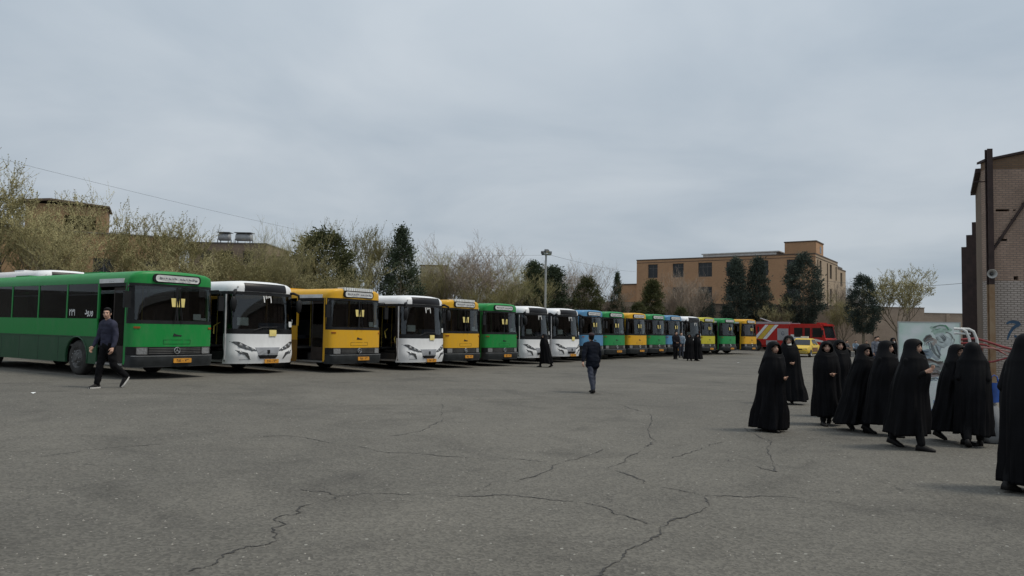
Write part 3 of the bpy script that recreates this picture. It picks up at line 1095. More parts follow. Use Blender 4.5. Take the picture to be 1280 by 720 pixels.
def conifer(seed, H=9.0, kind='cypress'):
    """trunk with limbs; crown of many short needle sprays gathered in clumps"""
    rg = random.Random(seed)
    trunk, crown = MB(), MB()
    bare = {'cypress': .10, 'pyramid': .05, 'pine': .42, 'bush': .06, 'oval': .28}[kind]
    trunk.tube([(0, 0, -.1), (.03, .02, H * .3), (0, .05, H * .6), (0, 0, H * .93)], [H * .017, H * .013, H * .008, .01], 8, False)

    def rad_at(t):
        if kind == 'cypress': return H * .135 * (min(1, t / .22) ** .6) * (1 - t) ** .55 * 1.25
        if kind == 'pyramid': return H * .34 * (1 - t) ** .85 * min(1, (t + .06) / .14)
        if kind == 'pine': return H * .26 * math.sqrt(max(0, 1 - (2 * t - 1) ** 2)) * (1.1 - .25 * t)
        if kind == 'oval': return H * .20 * max(0.0, math.sin(PI * min(1, t * .93 + .07))) ** .62
        return H * .36 * math.sqrt(max(0, 1 - (1.6 * t - .62) ** 2)) * (1 - .4 * t)
    ncl = {'cypress': 330, 'pyramid': 420, 'pine': 300, 'bush': 300, 'oval': 320}[kind]
    for c in range(ncl):
        t = rg.random() ** (1.15 if kind != 'pyramid' else 1.5)
        az = rg.uniform(0, 2 * PI)
        lump = 1 + .30 * noise.noise((math.cos(az) * 1.6, math.sin(az) * 1.6, t * 6.0 + seed)) + .16 * math.sin(t * 34 + seed)
        rr = rad_at(t) * lump * (.45 + .55 * math.sqrt(rg.random()))
        z = H * (bare + (1 - bare) * t * .97)
        ctr = Vector((math.cos(az) * rr, math.sin(az) * rr, z))
        cs = H * rg.uniform(.026, .05) * (1.25 if kind in ('pine', 'bush') else 1.0)
        if c % 6 == 0 and rr > .3:
            trunk.tube([(0, 0, z - rr * .45), ctr * 1.0], [.03, .008], 4, False)
        out = Vector((math.cos(az), math.sin(az), .9 if kind == 'cypress' else .35)).normalized()
        for k in range(64):
            off = Vector((rg.gauss(0, 1), rg.gauss(0, 1), rg.gauss(0, .8))) * cs * .62
            d = (out + Vector((rg.uniform(-1, 1), rg.uniform(-1, 1), rg.uniform(-.6, .8))) * .8).normalized()
            L = cs * rg.uniform(.26, .55)
            s = d.orthogonal().normalized()
            s = (Matrix.Rotation(rg.uniform(0, PI), 3, d) @ s) * L * rg.uniform(.16, .3)
            b = ctr + off
            crown.add([b - s * .6, b + s * .6, b + d * L * .6 + s, b + d * L, b + d * L * .6 - s], [(0, 1, 2, 3, 4)], 0)
    return trunk, crown, max(p[2] for p in crown.v)


PROTO = {}


def proto(key, fn):
    if key not in PROTO:
        tr, cr, z = fn()
        PROTO[key] = (tr.mesh('trunk', bark_m, 'all'), cr.mesh('crown', []), z)
    return PROTO[key]


def place_tree(name, label, key, fn, x, y, H, mats, group, rz=0.0, wide=1.0, lean=0.0, z=None):
    tr, cr, zm = proto(key, fn)
    if not cr.materials:
        for m in mats:
            cr.materials.append(m)
    o = empty(name, (x, y, gz(x, y) if z is None else z), rz)
    s = H / zm
    o.scale = (s * wide, s * wide, s)
    o.rotation_euler.y = lean
    tag(o, label, 'tree', group)
    part('trunk', tr, None, o)
    c = part('crown', cr, None, o)
    for sl, m in zip(c.material_slots, mats):
        sl.link = 'OBJECT'
        sl.material = m
    return o


B = {
    'b1': lambda: bare_tree(3, 9, 1.6, .60, 7, 1.25, 4.2, .045, .5),
    'b2': lambda: bare_tree(8, 9, 1.3, .50, 7, 1.25, 4.0, .042, .7),
    'b3': lambda: bare_tree(21, 9, 1.9, .66, 7, 1.25, 3.4, .042, .45),
    'b4': lambda: bare_tree(34, 9, .9, .55, 11, 1.3, .8, .036, .5),
    'b5': lambda: bare_tree(55, 9, 2.6, .72, 7, 1.15, 3.6, .065, .3),
}
OL, GR, YE, BA = (twig_m, bud_olive), (twig_m, bud_green), (twig_m, bud_yellow), (twig_red_m, bud_olive)
gname = 'bare budding trees behind the buses'
bare_list = [
    # x, y, height, proto, mats, wide, label
    (-25.6, 35.0, 10.6, 'b2', GR, 1.0, 'tall budding tree at the left edge above the bus roofs'),
    (-24.2, 38.4, 10.4, 'b3', GR, 1.0, 'budding tree with upright shoots left of the stair tower'),
    (-22.9, 37.6, 5.9, 'b3', OL, 1.4, 'bushy olive tree in front of the stair tower'),
    (-21.9, 46.2, 9.2, 'b2', GR, 1.2, 'green-tipped tree at the right end of the brown brick house'),
    (-18.4, 41.2, 6.3, 'b1', OL, 1.5, 'low olive tree behind the destination sign of the near green bus'),
    (-19.6, 51.0, 8.4, 'b3', GR, 1.1, 'thin green-tipped tree beside the pale pole'),
    (-16.9, 46.4, 6.5, 'b2', OL, 1.6, 'low bushy tree behind the nearest white bus'),
    (-15.6, 49.8, 8.9, 'b4', OL, .9, 'sparse upright tree left of the round pine'),
    (-12.4, 51.6, 8.0, 'b1', OL, 1.15, 'olive tree just right of the round pine'),
    (-11.4, 59.2, 10.5, 'b2', OL, 1.0, 'tall upright tree left of the dark pyramid conifer'),
    (-7.1, 66.0, 9.2, 'b4', OL, 1.15, 'pale bare tree right of the dark pyramid conifer'),
    (-3.7, 67.0, 10.4, 'b4', BA, 1.35, 'big bare fan-shaped tree behind the second yellow bus'),
    (-1.6, 63.0, 7.6, 'b3', OL, 1.2, 'low yellowish tree in front of the fan-shaped tree'),
    (0.6, 73.0, 8.8, 'b4', OL, 1.2, 'pale bare tree left of the lamp post'),
    (6.4, 80.0, 10.0, 'b4', BA, 1.1, 'tall bare tree right of the lamp post'),
    (9.6, 79.0, 7.4, 'b3', BA, 1.2, 'low brown tree left of the narrow pointed cypress'),
    (19.3, 85.3, 9.5, 'b4', BA, 1.05, 'reddish bare tree in front of the tan brick block'),
]
for i, (x, y, H, k, mm, w, lb_) in enumerate(bare_list):
    place_tree('bare_tree', lb_, k, B[k], x, y, H, mm, gname, rz=i * 1.9, wide=w)
gname2 = 'young-leaved trees by the boundary wall'
place_tree('bare_tree', 'yellow-green tree between two cypresses by the fire engine', 'b1', B['b1'], 29.4, 85.4, 7.3, YE, gname2, .7, 1.0)
place_tree('bare_tree', 'yellowish tree right of the large cypress by the fire engine cab', 'b3', B['b3'], 37.2, 85.5, 7.3, OL, gname2, 2.2, .9)
place_tree('bare_tree', 'spreading young-leaved tree by the boundary wall right of the twin-stemmed pine', 'b5', B['b5'], 38.9, 76.0, 9.2, GR, gname2, 1.2, .80)
place_tree('bare_tree', 'leafless tree with thin twigs behind the boundary wall', 'b4', B['b4'], 41.0, 92.0, 9.6, BA, gname2, 3.1, .8)

Cn = {
    'pyr': lambda: conifer(5, 9, 'pyramid'), 'cyp': lambda: conifer(9, 9, 'cypress'), 'cyp2': lambda: conifer(14, 9, 'cypress'),
    'pine': lambda: conifer(17, 9, 'pine'), 'bush': lambda: conifer(23, 9, 'bush'), 'oval': lambda: conifer(31, 9, 'oval'),
}
g3 = 'dark evergreens behind the buses'
ev = [
    (-13.4, 54.0, 8.9, 'pine', fir_olive, 1.0, 'pine_tree', 'round-headed dark pine behind the nearest yellow bus'),
    (-8.4, 57.3, 9.7, 'pyr', fir_dark, .80, 'conifer', 'dark pyramid conifer behind the second white bus'),
    (2.1, 73.0, 8.6, 'cyp', fir_dark, 1.35, 'cypress_tree', 'dark cypress just left of the lamp post'),
    (4.0, 76.0, 8.4, 'cyp2', fir_dark, 1.5, 'cypress_tree', 'dark cypress just right of the lamp post'),
    (0.4, 74.0, 6.4, 'bush', fir_olive, .8, 'evergreen_bush', 'low dark evergreen left of the lamp post cypresses'),
    (7.6, 77.0, 7.6, 'bush', fir_olive, .85, 'evergreen_tree', 'broad rounded evergreen behind the blue bus'),
    (10.8, 78.0, 8.2, 'pyr', fir_dark, .48, 'cypress_tree', 'narrow pointed cypress left of the tan brick block'),
    (12.9, 77.0, 5.0, 'bush', fir_olive, .9, 'evergreen_bush', 'low evergreen at the foot of the narrow pointed cypress'),
    (14.8, 80.0, 7.5, 'cyp2', fir_olive, 1.35, 'cypress_tree', 'dull cypress in front of the left end of the tan block'),
    (21.6, 85.5, 6.9, 'bush', fir_blue, .75, 'evergreen_tree', 'rounded dark evergreen below the tan block windows'),
    (25.3, 85.6, 10.7, 'cyp', fir_blue, .98, 'cypress_tree', 'tall cypress, left one of the pair before the tan block'),
    (27.8, 85.9, 10.8, 'cyp2', fir_blue, .98, 'cypress_tree', 'tall cypress, right one of the pair before the tan block'),
    (32.8, 85.4, 11.3, 'oval', fir_blue, .92, 'cypress_tree', 'large broad cypress at the right corner of the tan block'),
    (17.6, 79.0, 4.6, 'bush', fir_olive, .9, 'evergreen_bush', 'low evergreen behind the lime bus'),
]
for i, (x, y, H, k, m, w, nm, lb_) in enumerate(ev):
    place_tree(nm, lb_, k, Cn[k], x, y, H, (m,), g3, rz=i * 2.3, wide=w)
# twin-stemmed pine at the boundary wall
place_tree('pine_tree', 'twin-stemmed dark pine standing before the boundary wall', 'oval2', lambda: conifer(44, 9, 'oval'), 35.2, 76.0, 8.2, (fir_blue,), g3, 1.0, .95)
pt_ = bpy.data.objects[-1] if False else None
mb = MB()
for s in (-1, 1):
    mb.tube([(s * .22, 0, -.1), (s * .30, .05, 1.6), (s * .42, 0, 3.2), (s * .75, 0, 5.2)], [.12, .11, .09, .04], 8, False)
for o in bpy.data.objects:
    if o.name.startswith('pine_tree') and o.get('label', '').startswith('twin'):
        part('stem', mb, bark_m, o, 'all')

# ================================================================== poles, lamp post, wires
gal_m = mat('galvanised_steel', (0.33, 0.34, 0.35), .5, metal=.4)
conc_m = mat('pole_concrete', (0.36, 0.36, 0.35), .85, col2=(0.50, 0.50, 0.49), scale=7)
o = empty('lamp_post', (2.56, 58.0, gz(2.5, 58)), R(12))
tag(o, 'tall grey lamp post with floodlights on top behind the white buses', 'lamp post')
part('pole', MB().tube([(0, 0, 0), (0, 0, 3), (0, 0, 7.5)], [.11, .09, .07], 12), gal_m, o, True)
part('base_plate', MB().box(-.2, .2, -.2, .2, 0, .03), gal_m, o)
part('cross_arm', MB().box(-.34, .34, -.05, .05, 7.45, 7.53), mat('lamp_dark', (.05, .055, .06), .6), o)
for dx, dz, ry in ((-.24, 0, 20), (.24, 0, -20), (.0, .14, 0)):
    mb = MB()
    mb.box(-.15, .15, -.2, .14, -.10, .10)
    mb.xform(Matrix.Translation((dx, -.18, 7.62 + dz)) @ Matrix.Rotation(R(25), 4, 'X') @ Matrix.Rotation(R(ry), 4, 'Z'))
    f = part('floodlight', mb, MATS['lamp_dark'], o)
    g_ = MB().box(-.12, .12, -.212, -.203, -.07, .07)
    g_.xform(Matrix.Translation((dx, -.18, 7.62 + dz)) @ Matrix.Rotation(R(25), 4, 'X') @ Matrix.Rotation(R(ry), 4, 'Z'))
    part('lens', g_, mat('lamp_lens', (.3, .31, .32), .2), f)
o = empty('utility_pole', (-22.2, 51.0, 0), 0)
tag(o, 'pale concrete utility pole among the trees behind the near green bus', 'pole')
part('shaft', MB().tube([(0, 0, -.1), (0, 0, 6.9)], [.2, .13], 10), conc_m, o, True)
part('cross_arm', MB().box(-.6, .6, -.05, .05, 6.6, 6.7), bark_m, o)
wire_m = mat('cable_black', (.03, .03, .032), .6)


def wire(label, a, b, sag, r=.013):
    a, b = Vector(a), Vector(b)
    pts = []
    for i in range(25):
        t = i / 24.0
        p = a.lerp(b, t)
        p.z -= sag * 4 * t * (1 - t)
        pts.append(p)
    tag(part('overhead_cable', MB().tube(pts, r, 5), wire_m, None, True), label, 'cable', 'overhead cables')


wire('thin cable sloping down from the left edge above the trees', (-30.0, 36.0, 10.6), (-10.0, 79.0, 9.4), .35, .007)
wire('thin cable sagging from the fan-shaped tree to the lamp post', (-10.0, 79.0, 9.4), (2.56, 58.1, 7.4), .1, .007)
wire('thin cable from the lamp post to the tan brick block', (2.56, 58.1, 7.5), (18.3, 112.2, 10.6), .25, .010)
wire('thin cable from the wall tree to the farthest steel column', (37.0, 80.0, 7.4), (26.1, 43.8, 4.8), .3, .012)
wire('thin cable across the right side of the tan block', (33.0, 84.0, 7.9), (50.0, 97.0, 8.3), .2, .018)

# ================================================================== BUSES
bus_paint = paint_mat('bus_paint', (0.5, 0.5, 0.5))
p_green = paint_mat('paint_green', (0.010, 0.235, 0.048))
p_green2 = paint_mat('paint_green_far', (0.018, 0.245, 0.070))
p_yellow = paint_mat('paint_amber', (0.68, 0.37, 0.020))
p_lime = paint_mat('paint_lime', (0.50, 0.46, 0.035))
p_blue = paint_mat('paint_blue', (0.085, 0.24, 0.42))
p_white = paint_mat('paint_white', (0.80, 0.81, 0.82))
p_skirt = paint_mat('bus_skirt', (0.5, 0.5, 0.5))
blackp = mat('black_plastic', (0.012, 0.0125, 0.014), .5, var=.3, spec=.22)
rubber = mat('tyre_rubber', (0.020, 0.019, 0.018), .85, col2=(0.045, 0.042, 0.038), scale=5)
rim_m = mat('wheel_steel', (0.085, 0.083, 0.08), .6, var=.35)
bump_m = mat('bumper_grey', (0.026, 0.029, 0.031), .6, var=.3, spec=.3)
chrome = mat('bright_trim', (0.45, 0.46, 0.47), .3, metal=.7)
lampglass = mat('headlamp_glass', (0.22, 0.225, 0.23), .12, var=.3, scale=20, spec=.8)
amber = mat('amber_lamp', (0.30, 0.08, 0.01), .3)
plate_m = mat('plate_amber', (0.60, 0.27, 0.03), .5)
ink = mat('lettering_black', (.012, .012, .014), .6)
white_ink = mat('lettering_white', (.75, .75, .74), .6)
sign_w = mat('sign_board_white', (0.62, 0.63, 0.62), .5, var=.1)
paper_y = mat('paper_yellow', (0.72, 0.60, 0.22), .8)
paper_w = mat('paper_white', (0.68, 0.70, 0.70), .8)
inner_m = mat('bus_interior_grey', (0.055, 0.052, 0.05), .8)
seat_m = mat('seat_vinyl', (0.03, 0.034, 0.045), .7)
door_m = mat('door_leaf_brown', (0.035, 0.028, 0.025), .7, var=.2, spec=.2)
rail_m = mat('handrail_yellow', (0.52, 0.40, 0.08), .45)
ws_glass = glass_mat('windscreen_glass', (0.55, 0.58, 0.58), .05)
dark_glass = glass_mat('side_window_glass', (0.34, 0.35, 0.35), .022)
screen_m = mat('display_screen_black', (0.010, 0.010, 0.012), .4, spec=.25)
red_m = mat('tail_red', (.25, .01, .01), .3)

XS = [-1.25, -1.245, -1.23, -1.205, -1.17, -1.12, -1.05, -.9, -.7, -.45, -.2, 0, .2, .45, .7, .9, 1.05, 1.12, 1.17, 1.205, 1.23, 1.245, 1.25]


def xs_in(a, b):
    return [a] + [x for x in XS if a + .012 < x < b - .012] + [b]


def mk_front(bow, rc, lean, z_lean, lowtuck=0.0):
    def fr(x, z):
        ax = min(abs(x), 1.25)
        y = -bow * (1 - (ax / 1.25) ** 2)
        e = 1.25 - rc
        if ax > e:
            y += rc - math.sqrt(max(0.0, rc * rc - (ax - e) ** 2))
        if z > z_lean:
            y += lean * (z - z_lean)
        elif lowtuck and z < .62:
            y += lowtuck * (.62 - z)
        return y
    return fr


ROOF = [(-1.25, 2.60), (-1.248, 2.68), (-1.215, 2.79), (-1.13, 2.875), (-.95, 2.93), (-.6, 2.957), (-.25, 2.968), (.25, 2.968), (.6, 2.957), (.95, 2.93), (1.13, 2.875), (1.215, 2.79), (1.248, 2.68), (1.25, 2.60)]


def wheel_parts(k, x, y, dual=False):
    s = -1 if x < 0 else 1
    w = .30
    t = MB().lathe([(.30, -w / 2), (.42, -w / 2 - .01), (.485, -w / 2 + .03), (.50, -w / 2 + .07), (.50, w / 2 - .07), (.485, w / 2 - .03), (.42, w / 2 + .01), (.30, w / 2)], (x - s * w / 2, y, .50), (s, 0, 0), 32)
    wi = k.part('wheel', t, rubber, None, 'all')
    if dual:
        r = [(.30, w / 2), (.29, w / 2 - .05), (.20, w / 2 - .14), (.13, w / 2 - .14), (.12, w / 2 - .02), (.001, w / 2 - .02)]
    else:
        r = [(.30, w / 2), (.29, w / 2 - .02), (.24, w / 2 - .05), (.17, w / 2 + .02), (.12, w / 2 + .03), (.10, w / 2 + .06), (.001, w / 2 + .06)]
    k.part('rim', MB().lathe(r, (x - s * w / 2, y, .50), (s, 0, 0), 28), rim_m, wi, True)
    b = MB()
    for q in range(10):
        an = q * PI / 5
        b.lathe([(.018, w / 2 - .03), (.018, w / 2 + .05), (.001, w / 2 + .05)], (x - s * w / 2, y + .19 * math.cos(an), .50 + .19 * math.sin(an)), (s, 0, 0), 6)
    k.part('wheel_nuts', b, chrome, wi)


def side_outline(y0, y1, z0, z1, arches, rad=.58, cz=.50):
    """outline in (y, z) with wheel arches cut from the lower edge"""
    pts = [(y0, z1), (y0, z0)]
    for ya in sorted(arches):
        if not (y0 < ya < y1):
            continue
        h = math.asin((cz - z0) / rad) if cz > z0 else 0
        for i in range(15):
            a = PI + h - (PI + 2 * h) * i / 14.0
            pts.append((ya + rad * math.cos(a), cz + rad * math.sin(a)))
    pts += [(y1, z0), (y1, z1)]
    return pts


def bus_kit(style):
    k = Kit()
    A = style == 'A'
    fr = mk_front(.16, .20, .066, 1.5) if A else mk_front(.27, .26, .075, 1.3, .12)
    LEN = 11.4
    axles = (2.75, 8.35)
    zw0, zw1 = 1.62, 2.60            # side windows
    # ---- roof: dome at the front, then a straight loft
    def dome(i, s):
        x, z = ROOF[int(i)]
        yf = fr(x, 2.60)
        kz = 1 - (1 - s) ** (6.0 if A else 3.2)
        return (x, yf + (.75 - yf) * s ** (3.0 if A else 2.4), 2.60 + (z - 2.60) * kz)
    mb = MB()
    ii = list(range(len(ROOF)))
    mb.grid(dome, ii, [0, .03, .07, .12, .2, .32, .48, .65, .82, 1.0])
    k.part('roof_dome', mb, bus_paint, None, 'all')
    mb = MB()
    mb.grid(lambda i, y: (ROOF[int(i)][0], y, ROOF[int(i)][1]), ii, lin(.75, LEN - .3, 12))
    mb.grid(lambda i, s: (ROOF[int(i)][0] * (1 - .06 * s), LEN - .3 + .3 * s, 2.6 + (ROOF[int(i)][1] - 2.6) * (1 - .6 * s * s)), ii, lin(0, 1, 5))
    mb.box(-.45, .45, 3.2, 4.1, 2.962, 3.03)
    mb.box(-.45, .45, 7.6, 8.5, 2.962, 3.03)
    k.part('roof', mb, bus_paint, None, True)

    def strip(x0, x1, z0, z1, off=0.0, th=.03, nz=3):
        m = MB()
        m.slab(lambda x, z, d: (x, fr(x, z) - off + d, z), xs_in(x0, x1), lin(z0, z1, nz), 0.0, th)
        return m

    def fpoly(pts, off, th=.02):
        """raised piece of any outline on the front skin, cut up finely enough to follow the curve"""
        m = MB()
        bm = bmesh.new()
        bm.faces.new([bm.verts.new((a, 0, b)) for a, b in pts])
        bmesh.ops.triangulate(bm, faces=bm.faces)
        for _ in range(2):
            bmesh.ops.subdivide_edges(bm, edges=[e for e in bm.edges if e.calc_length() > .16], cuts=1, use_grid_fill=False)
            bmesh.ops.triangulate(bm, faces=bm.faces)
        bm.verts.index_update()
        top = [(v.co.x, fr(v.co.x, v.co.z) - off, v.co.z) for v in bm.verts]
        m.add(top, [tuple(v.index for v in f.verts) for f in bm.faces])
        n = len(pts)
        edge = [e for e in bm.edges if len(e.link_faces) == 1]
        o = len(m.v)
        m.v += [(v.co.x, fr(v.co.x, v.co.z) - off + th, v.co.z) for v in bm.verts]
        for e in edge:
            a, b = e.verts[0].index, e.verts[1].index
            m.f.append((a, b, o + b, o + a)); m.mi.append(0)
        bm.free()
        return m

    def rrect(x0, x1, z0, z1, r, n=5):
        pts = []
        for cx, cz, a0 in ((x1 - r, z1 - r, 0), (x0 + r, z1 - r, 90), (x0 + r, z0 + r, 180), (x1 - r, z0 + r, 270)):
            for i in range(n + 1):
                a = R(a0 + 90.0 * i / n)
                pts.append((cx + r * math.cos(a), cz + r * math.sin(a)))
        return pts
    ft = lambda off: (lambda tx, ty: None)

    def ftext(body, size, cx, cz, off, bold=0.0):
        return text_mb(body, size, lambda a, b: (cx + a, fr(cx + a, cz + b) - off, cz + b), bold=bold)

    if A:
        k.part('front_panel', strip(-1.25, 1.25, .88, 1.50), bus_paint, None, True)
        k.part('grille_panel', strip(-1.25, 1.25, .655, .877), blackp, None, True)
        for z in (.70, .745, .79, .835):
            k.part('grille_slat', strip(-.78, .78, z - .009, z + .009, .012, .02, 2), rim_m, None, True)
        bp = MB()
        bp.slab(lambda x, z, d: (x, fr(x, .6) - .09 + d + (.05 if z < .4 else 0), z), xs_in(-1.25, 1.25), [.33, .38, .46, .60, .65], 0, .12)
        b_i = k.part('bumper', bp, bump_m, None, True)
        k.part('bumper_trim', strip(-1.22, 1.22, .625, .64, .096, .01, 2), chrome, b_i, True)
        hz = strip(-.40, .42, .95, .958, .004, .01, 2)
        hz.slab(lambda x, z, d: (x, fr(x, z) - .004 + d, z), [-.40, -.392], [.96, 1.06], 0, .01)
        hz.slab(lambda x, z, d: (x, fr(x, z) - .004 + d, z), [.412, .42], [.96, 1.06], 0, .01)
        hz.slab(lambda x, z, d: (x, fr(x, z) - .004 + d, z), [-.40, 0, .42], [1.062, 1.07], 0, .01)
        k.part('hatch_seam', hz, blackp, None, label='dark seam of the small hatch on the front')
        k.part('badge', fpoly([(-.13, 1.17), (.13, 1.17), (.13, 1.20), (-.05, 1.215), (-.10, 1.25), (-.12, 1.2)], .01), ink)
        em = k.part('emblem', MB().tube([(.085 * math.cos(a), fr(0, .77) - .03, .775 + .085 * math.sin(a)) for a in lin(0, 2 * PI * 23 / 24., 24)], .011, 6, close=True), chrome, None, True)
        st3 = MB()
        for a in (90, 210, 330):
            st3.tube([(0, fr(0, .77) - .03, .775), (.08 * math.cos(R(a)), fr(0, .77) - .03, .775 + .08 * math.sin(R(a)))], [.012, .005], 5)
        k.part('emblem_star', st3, chrome, em)
        for s in (-1, 1):
            h = k.part('headlight', fpoly(rrect(s * .96 - .13, s * .96 + .13, .685, .85, .02), .012), lampglass)
            k.part('bezel', MB().tube([(x, fr(x, z) - .014, z) for x, z in rrect(s * .96 - .14, s * .96 + .14, .675, .86, .02, 2)], .008, 5, close=True), rim_m, h)
            k.part('indicator', fpoly(rrect(s * 1.10 - .07, s * 1.10 + .07, 1.375, 1.425, .015), .02), amber)
        # windscreen: rubber surround, centre bar, two panes
        wf = strip(-1.25, 1.25, 1.503, 1.60, -.004)
        for a in ((-1.25, -1.15), (1.15, 1.25)):
            wf.slab(lambda x, z, d: (x, fr(x, z) + .004 + d, z), xs_in(*a), lin(1.602, 2.528, 5), 0, .03)
        wf.slab(lambda x, z, d: (x, fr(x, z) + d, z), [-.022, .022], lin(1.602, 2.528, 4), 0, .03)
        wf.slab(lambda x, z, d: (x, fr(x, z) + .004 + d, z), xs_in(-1.25, 1.25), [2.53, 2.597], 0, .03)
        k.part('windscreen_surround', wf, blackp, None, True)
        for a in ((-1.148, -.024), (.024, 1.148)):
            k.part('windscreen_pane', strip(a[0], a[1], 1.602, 2.528, -.012, .006, 5), ws_glass, None, True)
        # destination box on the brow
        db = MB()
        ol = rrect(-.72, .72, 2.635, 2.875, .10)
        db.prism(ol, lambda a, b, d: (a, fr(a, 2.7) - .02 + d, b), -.03, .30)
        d_i = k.part('destination_box', db, blackp, None, True)
        dp = MB().prism(rrect(-.66, .66, 2.665, 2.845, .075), lambda a, b, d: (a, fr(a, 2.7) - .02 + d, b), -.040, -.031)
        k.part('display', dp, sign_w, d_i)
        lt = MB()
        rg = random.Random(6)
        x = -.56
        while x < .56:
            w_ = rg.uniform(.03, .10)
            if abs(x + w_ / 2) > .05:
                zc = 2.755 + rg.uniform(-.02, .02)
                lt.prism([(x, zc - .02), (x + w_, zc - .028), (x + w_, zc + .006), (x + w_ * .4, zc + .012), (x + .01, zc + rg.uniform(.01, .05))], lambda a, b, d: (a, fr(a, 2.7) - .02 + d, b), -.044, -.041)
            x += w_ + rg.uniform(.008, .035)
        k.part('lettering', lt, mat('lettering_faded', (.16, .16, .19), .7), d_i)
        vz = MB()
        for i in range(14):
            xx = -.66 + i * 1.32 / 13
            vz.box(xx - .035, xx + .035, fr(xx, 2.7) - .03, fr(xx, 2.7) + .32, 2.878, 2.985)
        k.part('brow_visor', vz, paper_w, d_i, label='white ribbed visor over the destination sign')
        # wipers, both pivoting at the middle, and two yellow notices
        for s in (-1, 1):
            wp = MB()
            wp.tube([(s * .12, fr(.1, 1.55) - .05, 1.53), (s * .07, fr(.1, 1.9) - .05, 1.95), (s * .05, fr(.1, 2.3) - .045, 2.34)], .012, 5)
            wp.tube([(s * .05, fr(.1, 1.75) - .03, 1.72), (s * .055, fr(.1, 2.4) - .035, 2.46)], .010, 4)
            k.part('wiper', wp, blackp)
            nt = MB()
            nt.slab(lambda x, z, d: (x + (z - 2.0) * .12 * s, fr(x, z) - .03 + d, z), [s * .10 - .085, s * .10 + .085], [1.98, 2.10, 2.22], 0, .004)
            k.part('notice', nt, paper_y)
        k.part('paper', MB().slab(lambda x, z, d: (x, fr(x, z) + .03 + d, z), [.52, .78], [1.63, 1.80], 0, .004), paper_w)
        k.part('paper', MB().slab(lambda x, z, d: (x, fr(x, z) + .03 + d, z), [.80, .98], [1.62, 1.69], 0, .004), paper_w)
    else:
        # lower mask with a bumper lip
        lo = MB()
        lo.slab(lambda x, z, d: (x, fr(x, z) + d - (.05 * math.exp(-((z - .62) / .22) ** 2)), z), xs_in(-1.25, 1.25), [.33, .36, .42, .50, .60, .70, .80, .92, 1.05, 1.18, 1.265], 0, .04)
        k.part('front_mask', lo, bus_paint, None, True)
        fr0 = fr
        frl = lambda x, z: fr0(x, z) - (.05 * math.exp(-((z - .62) / .22) ** 2) if z < 1.27 else 0)
        fr = frl
        for s in (-1, 1):
            h = k.part('headlight', fpoly([(s * q, z) for q, z in ((1.20, 1.03), (.98, 1.02), (.60, .84), (.40, .74), (.44, .72), (.66, .75), (.92, .82), (1.06, .93))][::s], .008), mat('headlamp_housing', (.06, .062, .066), .2, spec=.8))
            for q, z, r in ((.92, .90, .07), (.74, .83, .065), (.57, .775, .05)):
                k.part('lamp', MB().lathe([(.001, -.03), (r * .6, -.022), (r, 0), (r, .02)], (s * q, fr(q, z) - .012, z), (0, 1, 0), 14), lampglass, h, 'all')
            f = k.part('fog_light', fpoly([(s * q, z) for q, z in ((1.08, .76), (.72, .67), (.62, .47), (.66, .46), (.80, .60), (.98, .66))][::s], .008), MATS['headlamp_housing'])
            k.part('lamp', MB().lathe([(.001, -.02), (.045, -.012), (.06, .01)], (s * .93, fr(.93, .69) - .012, .685), (0, 1, 0), 14), lampglass, f, 'all')
        g_i = k.part('grille', fpoly([(-.47, .84), (.47, .84), (.30, .48), (-.30, .48)], .010), mat('grille_grey', (.30, .31, .33), .45, metal=.2))
        k.part('grille_mesh', fpoly([(-.385, .595), (.385, .595), (.30, .485), (-.30, .485)], .016), blackp, g_i)
        k.part('emblem', fpoly([(-.05, .76), (.05, .76), (.04, .66), (0, .63), (-.04, .66)], .022), blackp, g_i)
        k.part('bumper_seam', strip(-.95, -.60, .455, .462, .004, .01, 2), blackp)
        fr = fr0
        k.part('windscreen_sill', strip(-1.25, 1.25, 1.268, 1.42, .004), blackp, None, True)
        k.part('windscreen', strip(-1.235, 1.235, 1.422, 2.50, 0, .008, 6), ws_glass, None, True)
        pl = MB()
        for s in (-1, 1):
            a = (-1.25, -1.16) if s < 0 else (1.16, 1.25)
            pl.slab(lambda x, z, d: (x, fr(x, z) + .012 + d, z), xs_in(*a), lin(1.422, 2.50, 5), 0, .05)
        k.part('front_pillar', pl, blackp, None, True)
        k.part('windscreen_header', strip(-1.25, 1.25, 2.502, 2.598, .002), blackp, None, True)
        # destination screen in the brow
        def bfr(x, z):
            s_ = 1 - (1 - min(1, (z - 2.6) / .36)) ** (1 / 3.2)
            return fr(x, 2.6) + (.75 - fr(x, 2.6)) * s_ ** 2.4
        sc = MB()
        sc.slab(lambda x, z, d: (x * (1 - .10 * (z - 2.6)), bfr(x, z) - .02 + d, z), lin(-.80, .80, 12), lin(2.612, 2.88, 6), 0, .02)
        k.part('destination_screen', sc, screen_m, None, True)
        k.part('route_number', ftext('\u06f1\u06f3\u06f1', .30, -.02, 2.28, .006, .006), white_ink)
        for s in (-1, 1):
            wp = MB()
            wp.tube([(s * .55, fr(.55, 1.40) - .04, 1.38), (s * .25, fr(.25, 1.46) - .045, 1.47), (-s * .35, fr(.35, 1.5) - .04, 1.50)], .014, 5)
            k.part('wiper', wp, blackp)
        k.part('notice', MB().slab(lambda x, z, d: (x, fr(x, z) - .03 + d, z), [.02, .30], [1.20, 1.30, 1.40], 0, .004), paper_y)
        k.part('paper', MB().slab(lambda x, z, d: (x, fr(x, z) + .016 + d, z), lin(-1.02, -.68, 4), [1.53, 1.78], 0, .004), paper_w)
        k.part('paper', MB().slab(lambda x, z, d: (x, fr(x, z) - .008 + d, z), lin(.92, 1.12, 3), [1.50, 1.68], 0, .004), paper_w)
